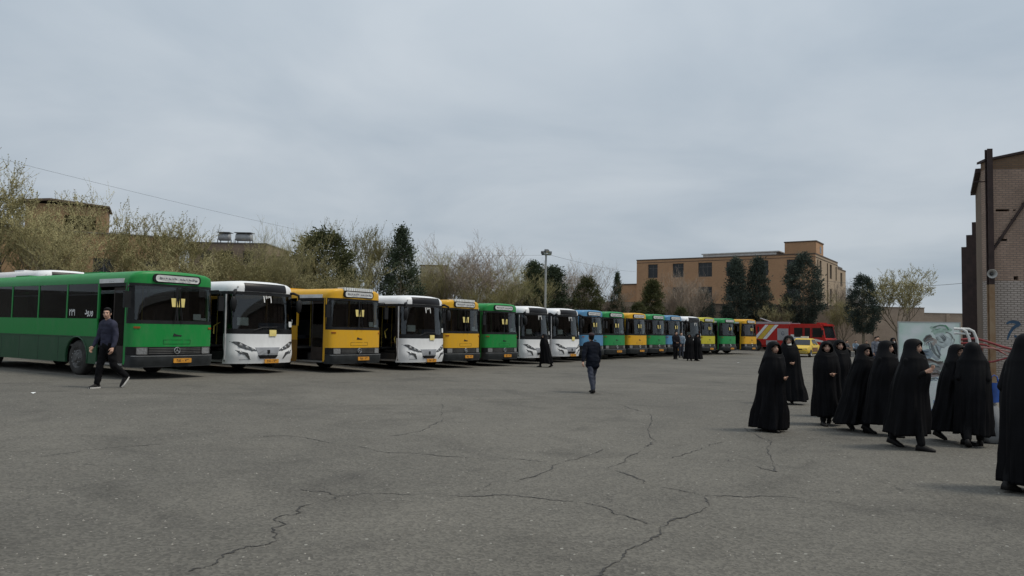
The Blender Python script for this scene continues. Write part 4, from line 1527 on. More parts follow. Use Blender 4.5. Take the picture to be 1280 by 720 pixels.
        k.part('dash_panel', MB().slab(lambda x, z, d: (x, fr(x, z) + .10 + d, z), lin(-.3, .9, 5), [1.44, 1.62], 0, .004), mat('dash_blue', (.03, .045, .08), .5))
        k.part('door_edge', MB().tube([(-1.262, .18, .45), (-1.262, .22, 2.5)], .028, 6), mat('door_edge_alloy', (.45, .45, .46), .4), None, label='pale alloy edge of the open front door')
        bm_ = MB()
        for z in (2.72, 2.75):
            bm_.slab(lambda x, zz, d: (x, bfr(x, zz) - .012 + d, zz), [-1.02, -.98], [z, z + .012], 0, .01)
        k.part('brow_mark', bm_, ink)
    # number plate
    pz = .50 if A else .40
    yo = .11 if A else .07
    pf = lambda a, b, d: (a + .12, fr(0, .5) - yo + d, b)
    p_i = k.part('number_plate', MB().prism(rrect(-.27, .27, pz - .062, pz + .062, .015, 2), lambda a, b, d: pf(a, b, d), -.012, .012), plate_m)
    k.part('lettering', text_mb('\u06f4\u06f5\u06f1 \u0639 \u06f7\u06f3', .105, lambda a, b: (a + .12, fr(0, .5) - yo - .0135, pz - .035 + b), bold=.003), ink, p_i)
    # ---- sides
    door = (.34, 1.66)
    for s in (-1, 1):
        y0 = 1.70 if s < 0 else .22
        xo = s * 1.25
        hi = MB().prism(side_outline(y0, LEN, 1.115, zw0, (), .58), lambda a, b, d: (xo - s * d, a, b), 0, .04)
        k.part('side_panel', hi, bus_paint)
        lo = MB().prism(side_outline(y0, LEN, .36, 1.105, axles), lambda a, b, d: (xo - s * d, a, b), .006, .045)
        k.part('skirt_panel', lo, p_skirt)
        k.part('rub_rail', MB().box(xo - .008 if s > 0 else xo - .006, xo + .006 if s > 0 else xo + .008, y0, LEN, 1.098, 1.122), p_skirt)
        for q in lin(y0 + .9, LEN - .4, 8):
            if min(abs(q - a) for a in axles) > .75:
                k.part('panel_seam', MB().box(*sorted((xo - s * .004, xo - s * .0075)), q - .006, q + .006, .38, 1.09), ink)
        for a in axles:
            ar = MB()
            pts = [(a + .60 * math.cos(t), .50 + .60 * math.sin(t)) for t in lin(PI + .22, -.22, 20)]
            ar.tube([(xo + s * .002, p[0], p[1]) for p in pts], .022, 5)
            k.part('wheel_arch', ar, p_skirt)
            we = MB()
            pts = [(a + .62 * math.cos(t), .50 + .62 * math.sin(t)) for t in lin(PI + .2, -.2, 14)]
            we.grid(lambda i, d: (xo - s * (.05 + .42 * d), pts[int(i)][0], pts[int(i)][1]), range(14), [0, 1])
            k.part('wheel_housing', we, blackp)
        posts = [1.70, 3.40, 5.10, 6.80, 8.50, 10.2, LEN - .05] if s < 0 else [.34, 1.70, 3.40, 5.10, 6.80, 8.50, 10.2, LEN - .05]
        pm = bus_paint if A else blackp
        for i, y in enumerate(posts):
            k.part('window_post', MB().box(*(sorted((xo, xo - s * .05))), y - .035, y + .035, zw0 + .002, zw1 - .002), pm)
            if i < len(posts) - 1:
                a, b = y + .037, posts[i + 1] - .037
                w_i = k.part('side_window', MB().box(*sorted((xo - s * .012, xo - s * .02)), a, b, zw0 + .002, zw1 - .002), dark_glass)
                if i % 2 == 0:
                    k.part('vent_frame', MB().box(*sorted((xo - s * .004, xo - s * .011)), a, b, zw1 - .32, zw1 - .30), blackp, w_i)
        k.part('front_corner', MB().slab(lambda y, z, d: (xo - s * (.002 + d), y, z), [.205, door[0] - .01], lin(.40, 2.595, 3), 0, .05) if s < 0 else MB().box(xo - .05, xo - .002, .205, .22, .4, 2.595), bus_paint if A else blackp)
    if A:
        k.part('lettering', text_mb('\u06f2\u06f3\u06f1', .26, lambda a, b: (-1.253, 3.08 - a, 1.70 + b), bold=.004), white_ink)
        k.part('lettering', text_mb('\ufea9\u0648\u0631\u0648', .26, lambda a, b: (-1.253, 2.15 - a, 1.74 + b), bold=.006), white_ink)
        sb = k.part('side_display', MB().box(-1.262, -1.20, .42, 1.66, 2.60, 2.72), sign_w)
        k.part('lettering', text_mb('\u0640\u0640 \u0640\u0640\u0640 \u0640\u0640', .10, lambda a, b: (-1.264, 1.04 - a, 2.63 + b)), MATS['lettering_faded'], sb)
    # front doorway: step, header, folded door leaves, handrails
    k.part('door_header', MB().box(-1.245, -1.19, door[0], door[1] + .0, 2.50, 2.598), blackp)
    k.part('entrance_step', MB().box(-1.24, -.75, door[0] + .01, door[1], .36, .42).box(-.745, -.5, door[0] + .01, door[1], .36, .66), inner_m)
    k.part('door_sill', MB().box(-1.262, -1.242, door[0], door[1], .37, .42), chrome)
    dl = MB().box(-1.22, -1.16, door[0] + .01, door[0] + .05, .46, 2.48) if not A else MB().box(-1.20, -1.16, door[0] + .02, door[0] + .64, .46, 2.48)
    dd = k.part('door_leaf', dl, door_m if A else blackp)
    if A:
        k.part('door_glass', MB().box(-1.208, -1.202, door[0] + .08, door[0] + .58, .9, 2.4), dark_glass, dd)
    else:
        k.part('door_leaf', MB().box(-1.9, -1.27, door[1] + .02, door[1] + .05, .46, 2.48) if False else MB().box(-1.20, -1.17, door[1] - .42, door[1] - .02, .46, 2.48), dark_glass)
    for q in range(2):
        yy = door[0] + .12 + q * .55
        k.part('handrail', MB().tube([(-1.12, yy, 1.0 + .25 * q), (-.95, yy + .25, 1.25 + .25 * q), (-.6, yy + .45, 1.42 + .2 * q)], .018, 6), rail_m if not A else rim_m)
    # ---- rear, floor and cab
    k.part('rear_wall', MB().box(-1.245, 1.245, LEN, LEN + .05, .36, 2.6), bus_paint)
    for s in (-1, 1):
        k.part('tail_lamp', MB().box(s * 1.05 - .1, s * 1.05 + .1, LEN + .052, LEN + .07, .95, 1.3), red_m)
    k.part('floor', MB().box(-1.2, 1.2, 1.70, LEN - .02, .82, .88).box(-.49, 1.2, .12, 1.695, .70, .76), inner_m)
    k.part('chassis', MB().box(-.45, .45, .3, LEN - .1, .42, .69).box(-1.1, 1.1, 3.7, 7.3, .40, .80).box(-1.1, 1.1, 9.3, LEN - .1, .40, .80), blackp)
    k.part('axle', MB().tube([(-1.0, axles[0], .5), (1.0, axles[0], .5)], .07, 8), blackp)
    k.part('axle', MB().tube([(-1.0, axles[1], .5), (1.0, axles[1], .5)], .09, 8), blackp)
    k.part('dashboard', MB().box(-.45, 1.15, .12, .50, .9, 1.42), inner_m)
    tw_ = [(.62 + .24 * math.cos(a), .66 + .12 * math.sin(a), 1.50 + .16 * math.sin(a)) for a in lin(0, 2 * PI * 19 / 20., 20)]
    k.part('steering_wheel', MB().tube(tw_, .018, 5, close=True).tube([(.62, .66, 1.5), (.62, .45, 1.3)], .03, 6), blackp)
    k.part('driver_seat', MB().box(.35, .85, 1.0, 1.5, .9, 1.25).box(.36, .84, 1.46, 1.62, 1.25, 2.0), seat_m)
    k.part('partition', MB().box(.1, 1.2, 1.72, 1.76, .89, 2.3), inner_m)
    k.part('ceiling', MB().box(-1.15, 1.15, .8, LEN - .3, 2.60, 2.64), inner_m)
    for r_ in range(9):
        y = 2.3 + r_ * .95
        for x in (-.75, .75):
            k.part('passenger_seat', MB().box(x - .42, x + .42, y, y + .42, 1.15, 1.28).box(x - .42, x + .42, y + .40, y + .50, 1.28, 1.85), seat_m)
    for x in (-.28, .28):
        k.part('grab_pole', MB().tube([(x, 2.1, .88), (x, 2.1, 2.6)], .018, 6), rail_m)
    # ---- mirrors
    for s in (-1, 1):
        if A:
            ym = fr(1.2, 2.4)
            m_ = k.part('mirror', MB().box(s * 1.42 - .09, s * 1.42 + .09, ym - .20, ym - .13, 1.92, 2.36), blackp)
            k.part('mirror_arm', MB().tube([(s * 1.2, ym + .03, 2.50), (s * 1.36, ym - .12, 2.52), (s * 1.42, ym - .15, 2.44), (s * 1.42, ym - .15, 2.36)], .018, 6), blackp, m_, True)
            k.part('mirror_glass', MB().box(s * 1.42 - .075, s * 1.42 + .075, ym - .128, ym - .124, 1.94, 2.34), chrome, m_)
        else:
            ym = fr(1.2, 2.4)
            m_ = k.part('mirror', MB().ball((s * 1.26, ym - .34, 2.20), (.11, .07, .24), 12, 8), blackp, None, 'all')
            k.part('mirror_arm', MB().tube([(s * 1.0, ym + .05, 2.60), (s * 1.12, ym - .22, 2.63), (s * 1.24, ym - .34, 2.56), (s * 1.26, ym - .34, 2.38)], [.05, .045, .04, .03], 8), blackp, m_, 'all')
    for x in (-1.22, 1.22):
        wheel_parts(k, x, axles[0])
        wheel_parts(k, x, axles[1], True)
    return k


kitA, kitB = bus_kit('A'), bus_kit('B')
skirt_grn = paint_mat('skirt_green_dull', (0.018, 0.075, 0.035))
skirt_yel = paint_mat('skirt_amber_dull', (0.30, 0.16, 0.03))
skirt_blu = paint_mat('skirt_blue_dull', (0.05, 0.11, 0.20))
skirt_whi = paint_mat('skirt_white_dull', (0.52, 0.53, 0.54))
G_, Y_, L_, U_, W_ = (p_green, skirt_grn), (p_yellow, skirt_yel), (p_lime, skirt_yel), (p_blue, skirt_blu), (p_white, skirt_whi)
GG_ = (p_green2, skirt_grn)
BUS = [
    ('A', G_, -10.12, 20.26, 33.6, 'nearest green city bus with its front door open at the left edge'),
    ('B', W_, -8.75, 23.65, 34.2, 'nearest white bus, parked between the near green bus and the amber bus'),
    ('A', Y_, -6.21, 26.08, 34.9, 'nearest amber bus with white ribbed visor over its destination sign'),
    ('B', W_, -4.20, 29.37, 35.5, 'white bus between the two nearest amber buses'),
    ('A', Y_, -2.82, 32.27, 36.1, 'amber bus directly left of the second green bus'),
    ('A', G_, -1.19, 35.18, 36.8, 'green bus between an amber bus and a pair of white buses'),
    ('B', W_, 0.58, 38.27, 37.4, 'left one of the two white buses side by side, woman passing before it'),
    ('B', W_, 2.34, 41.15, 38.1, 'right one of the two white buses side by side, next to a blue bus'),
    ('A', U_, 4.06, 43.90, 38.7, 'light blue bus next to the pair of white buses, behind the suited man'),
    ('A', GG_, 5.68, 46.61, 39.3, 'green bus just right of the nearer blue bus'),
    ('A', Y_, 7.53, 49.06, 40.0, 'amber bus between two green buses in the middle of the row'),
    ('A', GG_, 9.29, 51.73, 40.6, 'green bus just left of the farther blue bus'),
    ('A', U_, 11.06, 54.31, 41.2, 'farther blue bus, partly hidden by a standing man'),
    ('B', W_, 12.98, 56.89, 41.9, 'farthest white bus, behind the two women in black'),
    ('A', L_, 14.80, 59.49, 42.5, 'lime-yellow bus right of the farthest white bus'),
    ('A', GG_, 17.07, 61.86, 43.2, 'farthest green bus, second from the right end of the row'),
    ('A', Y_, 19.58, 64.15, 43.8, 'amber bus at the right end of the row beside the fire engine'),
]
DETAIL = {'passenger_seat', 'grab_pole', 'partition', 'vent_frame', 'wheel_nuts'}
for i, (st, pm2, lx, ly, th, lb_) in enumerate(BUS):
    t = R(th) + R((0, .8, -.7, .5, -1.0, .9, -.4, .6, -.9, 1.1, -.6, .4, -1.0, .7, -.5, .9, -.4)[i])
    mx_, my_ = lx + 1.25 * math.sin(t), ly + 1.25 * math.cos(t)
    kit = kitA if st == 'A' else kitB
    sk = set() if i < 4 else set(DETAIL)
    if st == 'A' and i not in (2, 4):
        sk.add('brow_visor')
    if i != 0 and st == 'A':
        sk |= set()
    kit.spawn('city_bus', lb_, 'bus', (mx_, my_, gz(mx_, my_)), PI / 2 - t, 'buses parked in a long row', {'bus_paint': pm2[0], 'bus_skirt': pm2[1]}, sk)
# a white bus parked behind the near green one; only its roof shows
t = R(33.6)
kitB.spawn('coach', 'tall white coach whose roof shows behind the near green bus', 'bus', (-18.9, 32.5, gz(-18.9, 32.5)), PI / 2 - t, None, {'bus_paint': p_white, 'bus_skirt': skirt_whi}, set(DETAIL), (1, 1, 1.25))

# ================================================================== PEOPLE
skin_m = mat('skin', (0.50, 0.30, 0.215), .55, var=.08, scale=9)
hair_m = mat('hair_black', (.008, .007, .007), .7, spec=.15)
black_cloth = mat('black_cloth', (.0044, .0044, .0056), .66, var=.25, scale=5, spec=.11)
black_cloth2 = mat('black_trouser_cloth', (.008, .008, .009), .85, var=.3, spec=.1)
shoe_m = mat('shoe_leather', (.010, .009, .009), .6, spec=.2)
sole_w = mat('shoe_sole_white', (.55, .54, .52), .6)
eye_m = mat('eye_dark', (.012, .010, .010), .3)
lip_m = mat('lip', (.26, .10, .085), .5)


def remeshed(mb, voxel, smooth=2):
    """fuse overlapping volumes into one continuous skin"""
    me = mb.mesh('figure')
    ob = bpy.data.objects.new('figure', me)
    COL.objects.link(ob)
    r = ob.modifiers.new('r', 'REMESH'); r.mode = 'VOXEL'; r.voxel_size = voxel; r.use_smooth_shade = True
    if smooth:
        m = ob.modifiers.new('s', 'SMOOTH'); m.factor = .5; m.iterations = smooth
    dg = bpy.context.evaluated_depsgraph_get()
    out = bpy.data.meshes.new_from_object(ob.evaluated_get(dg))
    bpy.data.objects.remove(ob)
    bpy.data.meshes.remove(me)
    res = MB()
    res.v = [tuple(v.co) for v in out.vertices]
    res.f = [tuple(p.vertices) for p in out.polygons]
    res.mi = [0] * len(res.f)
    bpy.data.meshes.remove(out)
    return res


def dirv(a, o=0.0, s=1):
    """unit vector hanging down, swung forward (-Y) by a degrees and outward by o degrees"""
    a, o = R(a), R(o)
    return Vector((s * math.sin(o), -math.sin(a) * math.cos(o), -math.cos(a) * math.cos(o)))


class Figure:
    """joints of a 1.75 m person facing -Y; legs and arms given as angles"""
    def __init__(s, legs=((8, 5), (-8, 10)), arms=((5, 8, 15), (-5, 8, 15)), lean=2, head_yaw=0, head_pitch=0, foot=(0, 0)):
        s.hy, s.hp = R(head_yaw), R(head_pitch)
        s.J = {}
        J = s.J
        for i, sd in ((0, -1), (1, 1)):
            hip = Vector((sd * .095, 0, .93))
            th, kb = legs[i]
            kn = hip + dirv(th) * .44
            an = kn + dirv(th - kb) * .42
            J['hip', i], J['knee', i], J['ankle', i] = hip, kn, an
        low = min(J['ankle', 0].z, J['ankle', 1].z)
        dz = .085 - low
        for kk in list(J):
            J[kk] = J[kk] + Vector((0, 0, dz))
        s.pel = Vector((0, 0, .96 + dz))
        ln = R(lean)
        ch = s.pel + Vector((0, -math.sin(ln) * .48, math.cos(ln) * .48))
        s.chest = ch
        s.neck = ch + Vector((0, -.01 - math.sin(ln) * .06, .075))
        s.head = s.neck + Vector((0, -.025 - math.sin(ln) * .08, .135))
        for i, sd in ((0, -1), (1, 1)):
            a, o, b = arms[i]
            sh = ch + Vector((sd * .185, 0, -.015))
            el = sh + dirv(a, o, sd) * .29
            inw = -8 if b < 60 else -28
            wr = el + dirv(a + b, o + inw, sd) * .255
            J['sh', i], J['el', i], J['wr', i] = sh, el, wr
            s.J['hd', i] = (wr - el).normalized()
        s.foot = foot

    def HM(s):
        return Matrix.Rotation(s.hy, 3, 'Z') @ Matrix.Rotation(s.hp, 3, 'X')


def body_mb(f, voxel=.014, fat=1.0):
    J = f.J
    m = MB()
    c = f.head
    M = f.HM()
    W = lambda x, y, z: c + M @ Vector((x, y, z))
    m.ball(W(0, .018, .035), (.076, .094, .088), 16, 12, 0, M)         # skull
    m.ball(W(0, -.030, -.035), (.060, .066, .080), 14, 10, 0, M)       # face and jaw
    m.ball(W(0, -.055, -.085), (.032, .034, .026), 10, 8, 0, M)        # chin
    m.capsule(W(0, -.088, .010), .012, W(0, -.108, -.030), .016, 8)    # nose
    m.capsule(W(-.03, -.080, .028), .013, W(.03, -.080, .028), .013, 8)  # brow
    for sd in (-1, 1):
        m.ball(W(sd * .078, .012, -.012), (.012, .022, .034), 8, 6, 0, M)
        m.ball(W(sd * .036, -.062, -.022), (.026, .026, .026), 8, 6)
    m.capsule(W(-.018, -.092, -.058), .009, W(.018, -.092, -.058), .009, 8)
    m.capsule(f.neck + Vector((0, .01, -.03)), .056, c + Vector((0, .012, -.05)), .052, 12)
    m.capsule(f.chest + Vector((-.10, .008, -.03)), .074 * fat, f.chest + Vector((.10, .008, -.03)), .074 * fat, 12)
    m.capsule(f.chest + Vector((0, .005, -.12)), .098 * fat, f.pel, .095 * fat, 14)
    m.capsule(f.pel + Vector((-.06, 0, -.02)), .090 * fat, f.pel + Vector((.06, 0, -.02)), .090 * fat, 12)
    for i in (0, 1):
        m.capsule(J['hip', i], .085 * fat, J['knee', i], .056, 12)
        m.capsule(J['knee', i], .056, J['ankle', i], .038, 12)
        sgn = -1 if i == 0 else 1
        a = J['ankle', i]
        fp = R(f.foot[i])
        MF = Matrix.Rotation(fp, 3, 'X') @ Matrix.Rotation(-sgn * R(7), 3, 'Z')
        m.capsule(a + Vector((0, 0, -.085)) + MF @ Vector((0, .045, .04)), .024, a + Vector((0, 0, -.085)) + MF @ Vector((0, -.13, .028)), .018, 10)
        m.capsule(J['sh', i], .058 * fat, J['el', i], .041, 12)
        m.capsule(J['el', i], .041, J['wr', i], .027, 12)
        h = J['hd', i]
        m.capsule(J['wr', i], .027, J['wr', i] + h * .05, .033, 10)
        m.capsule(J['wr', i] + h * .03, .026, J['wr', i] + h * .085, .034, 10)
    out = remeshed(m, voxel, 2)
    # five fingers rooted in each palm, unequal and bent
    for i in (0, 1):
        sgn = -1 if i == 0 else 1
        h = J['hd', i]
        fw = Vector((0, -1, 0))
        ax = (fw - h * fw.dot(h))
        ax = ax.normalized() if ax.length > .2 else Vector((sgn, 0, 0))
        curl = h.cross(ax) * sgn
        p0 = J['wr', i] + h * .085
        for k, (off, L) in enumerate(((.026, .072), (.009, .082), (-.009, .076), (-.025, .058))):
            a = p0 + ax * off
            b = a + h * L * .45 + curl * .010
            e = b + h * L * .33 + curl * .022
            g = e + h * L * .15 + curl * .026
            out.tube([a - h * .02, a, b, e, g], [.010, .010, .0092, .0085, .006], 6)
        a = J['wr', i] + h * .035 + ax * .028
        b = a + h * .028 + ax * .026 + curl * .006
        e = b + h * .03 + ax * .008 + curl * .012
        out.tube([a - ax * .012, a, b, e], [.014, .013, .011, .007], 6)
    return out


def add_face(f, root):
    c, M = f.head, f.HM()
    W = lambda x, y, z: c + M @ Vector((x, y, z))
    for sd in (-1, 1):
        part('eye', MB().ball(W(sd * .031, -.086, .006), (.014, .008, .008), 8, 6, 0, M), eye_m, root, 'all')
        part('eyebrow', MB().capsule(W(sd * .014, -.096, .028), .005, W(sd * .048, -.080, .030), .004, 6), hair_m, root, 'all')
    part('mouth', MB().capsule(W(-.020, -.099, -.060), .006, W(.020, -.099, -.060), .006, 6), lip_m, root, 'all')


def shoe_part(f, i, root, m=shoe_m, sole=None):
    a = f.J['ankle', i]
    fp = R(f.foot[i])
    sgn = -1 if i == 0 else 1
    M = Matrix.Translation(a + Vector((0, 0, -.085))) @ Matrix.Rotation(fp, 4, 'X') @ Matrix.Rotation(-sgn * R(7), 4, 'Z')
    q = MB()
    st = [(.085, .03, .0, .075), (.06, .04, .0, .10), (.02, .043, .0, .115), (-.05, .045, .0, .085), (-.11, .05, .0, .062), (-.16, .045, .0, .05), (-.195, .028, .002, .035)]
    v, fc = [], []
    for y, w, z0, z1 in st:
        v += [(-w, y, z0), (w, y, z0), (w * .95, y, z1 * .6), (w * .55, y, z1), (-w * .55, y, z1), (-w * .95, y, z1 * .6)]
    for j in range(len(st) - 1):
        for k in range(6):
            fc.append((j * 6 + k, j * 6 + (k + 1) % 6, (j + 1) * 6 + (k + 1) % 6, (j + 1) * 6 + k))
    fc.append(tuple(range(6))); fc.append(tuple((len(st) - 1) * 6 + k for k in range(6)))
    q.add(v, fc); q.xform(M)
    s = part('shoe', q, m, root, 'all')
    if sole:
        q = MB().prism([(-.034, .088), (.034, .088), (.047, .02), (.049, -.05), (.054, -.11), (.04, -.18), (0, -.202), (-.04, -.18), (-.054, -.11), (-.049, -.05), (-.047, .02)], lambda x, y, d: (x, y, d), -.004, .028)
        q.xform(M)
        part('sole', q, sole, s)


def man(label, x, y, face, H, fig, top_m, leg_m, group=None, top='shirt', hair='short', near=True, shoe=shoe_m, sole=None, hair_mat=None, z=None, cap=None, vox=.014):
    sc = H / 1.78
    J = fig.J
    bm_ = body_mb(fig, vox)
    root = part('person', bm_, skin_m, None, 'all')
    root.location = (x, y, gz(x, y) if z is None else z)
    root.rotation_euler = (0, 0, R(face))
    root.scale = (sc,) * 3
    tag(root, label, 'person', group)
    if near:
        add_face(fig, root)
    # trousers
    m = MB()
    m.capsule(fig.pel + Vector((-.055, 0, .0)), .118, fig.pel + Vector((.055, 0, .0)), .118, 14)
    m.capsule(fig.pel + Vector((-.05, 0, .05)), .112, fig.pel + Vector((.05, 0, .05)), .112, 14)
    for i in (0, 1):
        m.capsule(J['hip', i] + Vector((0, 0, .02)), .103, J['knee', i], .079, 14)
        an = J['ankle', i]
        m.capsule(J['knee', i], .079, J['knee', i].lerp(an, .55) + Vector((0, .012, 0)), .074, 14)
        m.capsule(J['knee', i].lerp(an, .5) + Vector((0, .012, 0)), .072, J['knee', i].lerp(an, .93) + Vector((0, .01, 0)), .066, 14)
    tr = remeshed(m, vox, 2)
    rg = random.Random(int(abs(x) * 91))
    tr.v = [tuple(Vector(p) + Vector((noise.noise((p[0] * 9, p[1] * 9, p[2] * 14)) * .010, noise.noise((p[0] * 9 + 7, p[1] * 9, p[2] * 16)) * .012, 0))) for p in tr.v]
    part('trousers', tr, leg_m, root, 'all')
    # shirt or jacket
    m = MB()
    fat = 1.17 if top == 'jacket' else 1.0
    ch, pl = fig.chest, fig.pel
    hem = -.02 if top == 'shirt' else -.16
    lv = [(1.0, .118, .092), (.9, .112, .104), (.75, .088, .114), (.6, .072, .116), (.45, .062, .117), (.3, .058, .118), (.15, .062, .121)]
    for t_, hw, r_ in lv:
        c_ = pl.lerp(ch, t_) + Vector((0, .006, -.01))
        m.capsule(c_ + Vector((-hw, 0, 0)), r_ * fat, c_ + Vector((hw, 0, 0)), r_ * fat, 16)
    for q in range(4):
        c_ = pl + Vector((0, .01, .06 + (hem - .02) * q / 3.0))
        hw = .064 + .012 * q / 3.0
        m.capsule(c_ + Vector((-hw, 0, 0)), .122 * fat, c_ + Vector((hw, 0, 0)), .122 * fat, 16)
    m.capsule(ch + Vector((0, .01, .02)), .085, fig.neck + Vector((0, .012, -.005)), .064, 12)
    for i in (0, 1):
        m.capsule(J['sh', i], .078 * fat, J['el', i], .060 * fat, 12)
        m.capsule(J['el', i], .060 * fat, J['el', i].lerp(J['wr', i], .93), .044 * fat, 12)
    tp = remeshed(m, vox, 5)
    tp.v = [tuple(Vector(p) + Vector((noise.noise((p[0] * 8, p[1] * 8, p[2] * 11)) * .012, noise.noise((p[0] * 8 + 5, p[1] * 8, p[2] * 13)) * .014, 0))) for p in tp.v]
    part(top, tp, top_m, root, 'all')
    # hair
    c, M = fig.head, fig.HM()
    W = lambda a, b, d: c + M @ Vector((a, b, d))
    m = MB()
    m.ball(W(0, .030, .052), (.084, .098, .088), 14, 10, 0, M)
    m.ball(W(0, .062, -.005), (.072, .058, .075), 12, 8, 0, M)
    m.ball(W(0, -.036, .098), (.066, .046, .030), 12, 8, 0, M)
    for sd in (-1, 1):
        m.ball(W(sd * .052, .022, .015), (.032, .062, .066), 10, 8, 0, M)
    hr = remeshed(m, vox, 1)
    hr.v = [p for p in hr.v]
    part('hair', hr, hair_mat or hair_m, root, 'all')
    if cap:
        m = MB()
        m.ball(W(0, .02, .085), (.098, .112, .062), 16, 10, 0, M)
        m.ball(W(0, -.075, .062), (.07, .06, .016), 12, 8, 0, M)
        part('cap', remeshed(m, vox, 1), cap, root, 'all')
    for i in (0, 1):
        shoe_part(fig, i, root, shoe, sole)
    return root


def chador(seed, H, hem=.06, flare=1.0, hold=1, walk=0.0, opening=True, na=84, nz=62, lean=0.0, hoodless=False, wind=0.0, head=None, yaw=0.0):
    """cloth falling from the crown to the hem, open at the face, gathered by one hand in front"""
    rg = random.Random(seed)
    prof = [(0.0, .385, .37), (.25, .350, .335), (.5, .315, .30), (.8, .280, .265), (1.0, .262, .248), (1.12, .252, .236), (1.22, .236, .214), (1.30, .214, .188), (1.36, .205, .172), (1.41, .180, .156), (1.45, .160, .147), (1.49, .142, .142), (1.54, .126, .138), (1.585, .110, .127), (1.62, .088, .106), (1.642, .058, .072), (1.652, .02, .025)]
    ph = [(k, rg.uniform(0, 6.28), rg.uniform(.5, 1.0), rg.uniform(-1.2, 1.2)) for k in (3, 5, 7, 10, 14, 19)]
    sc = H / 1.652
    zs = [hem / sc + (1.30 - hem / sc) * (i / 33.0) for i in range(34)] + [1.30 + .352 * (i / 28.0) for i in range(1, 29)]
    grid = []
    for z in zs:
        for (a, ra, sa), (b, rb, sb_) in zip(prof, prof[1:]):
            if a <= z <= b + 1e-9:
                t = (z - a) / (b - a)
                rx, ry = ra + (rb - ra) * t, sa + (sb_ - sa) * t
                break
        low = max(0.0, 1 - z / 1.36)
        rx *= 1 + (flare - 1) * low
        ry *= 1 + (flare - 1) * low
        row = []
        for k in range(na):
            an = 2 * PI * k / na                      # an = -90 deg is the front
            fo = 0.0
            for kk, p, am, dr in ph:
                w = math.sin(kk * an + p + dr * z * 2.2)
                fo += am * (1 - abs(w)) * (1.0 / (1 + kk * .09)) - am * .36
            amp = .012 + .17 * low ** .8
            d = 1 + fo * amp * 1.25
            front = math.exp(-((((an + PI / 2 + PI) % (2 * PI)) - PI) / .35) ** 2)
            # forearm held across the body
            arm = math.exp(-((z - 1.06) / .15) ** 2)
            d += hold * .10 * front * arm
            for sd in (0, PI):
                da = ((an - sd + PI) % (2 * PI)) - PI
                d += .06 * math.exp(-(da / .5) ** 2) * math.exp(-((z - 1.10) / .20) ** 2)
            x = rx * d * math.cos(an)
            y = ry * d * math.sin(an)
            # drag towards the back when walking, hem blown aside
            y += walk * .16 * low ** 2
            x += wind * .12 * low ** 2
            y += -lean * z * .06
            zz = z + (.02 * math.sin(2 * an + seed) + .012 * math.sin(5 * an + seed * 2)) * low ** 3
            # overlap line of the cloth edges down the front
            fe = ((an + PI / 2 + .22 + .1 * math.sin(z * 5) + PI) % (2 * PI)) - PI
            if z < 1.36:
                y -= .014 * (1 / (1 + math.exp(-fe * 40))) * math.exp(-(fe / .5) ** 2)
            if z > 1.40 and yaw:
                t = min(1.0, (z - 1.40) / .06)
                ca, sa_ = math.cos(yaw * t), math.sin(yaw * t)
                x, y = x * ca - y * sa_, x * sa_ + y * ca
            row.append(Vector((x, y, zz)) * sc)
        grid.append(row)
    mb = MB()
    v = [p for r in grid for p in r]
    fc = []
    nr = len(zs)
    for j in range(nr - 1):
        for k in range(na):
            if opening:
                z = (zs[j] + zs[j + 1]) / 2
                an = ((2 * PI * (k + .5) / na + PI / 2 + PI) % (2 * PI)) - PI
                if ((z - 1.505) / .090) ** 2 + (an / .92) ** 2 < 1.0:
                    continue
            fc.append((j * na + k, j * na + (k + 1) % na, (j + 1) * na + (k + 1) % na, (j + 1) * na + k))
    fc.append(tuple((nr - 1) * na + k for k in range(na)))
    mb.add(v, fc)
    return mb


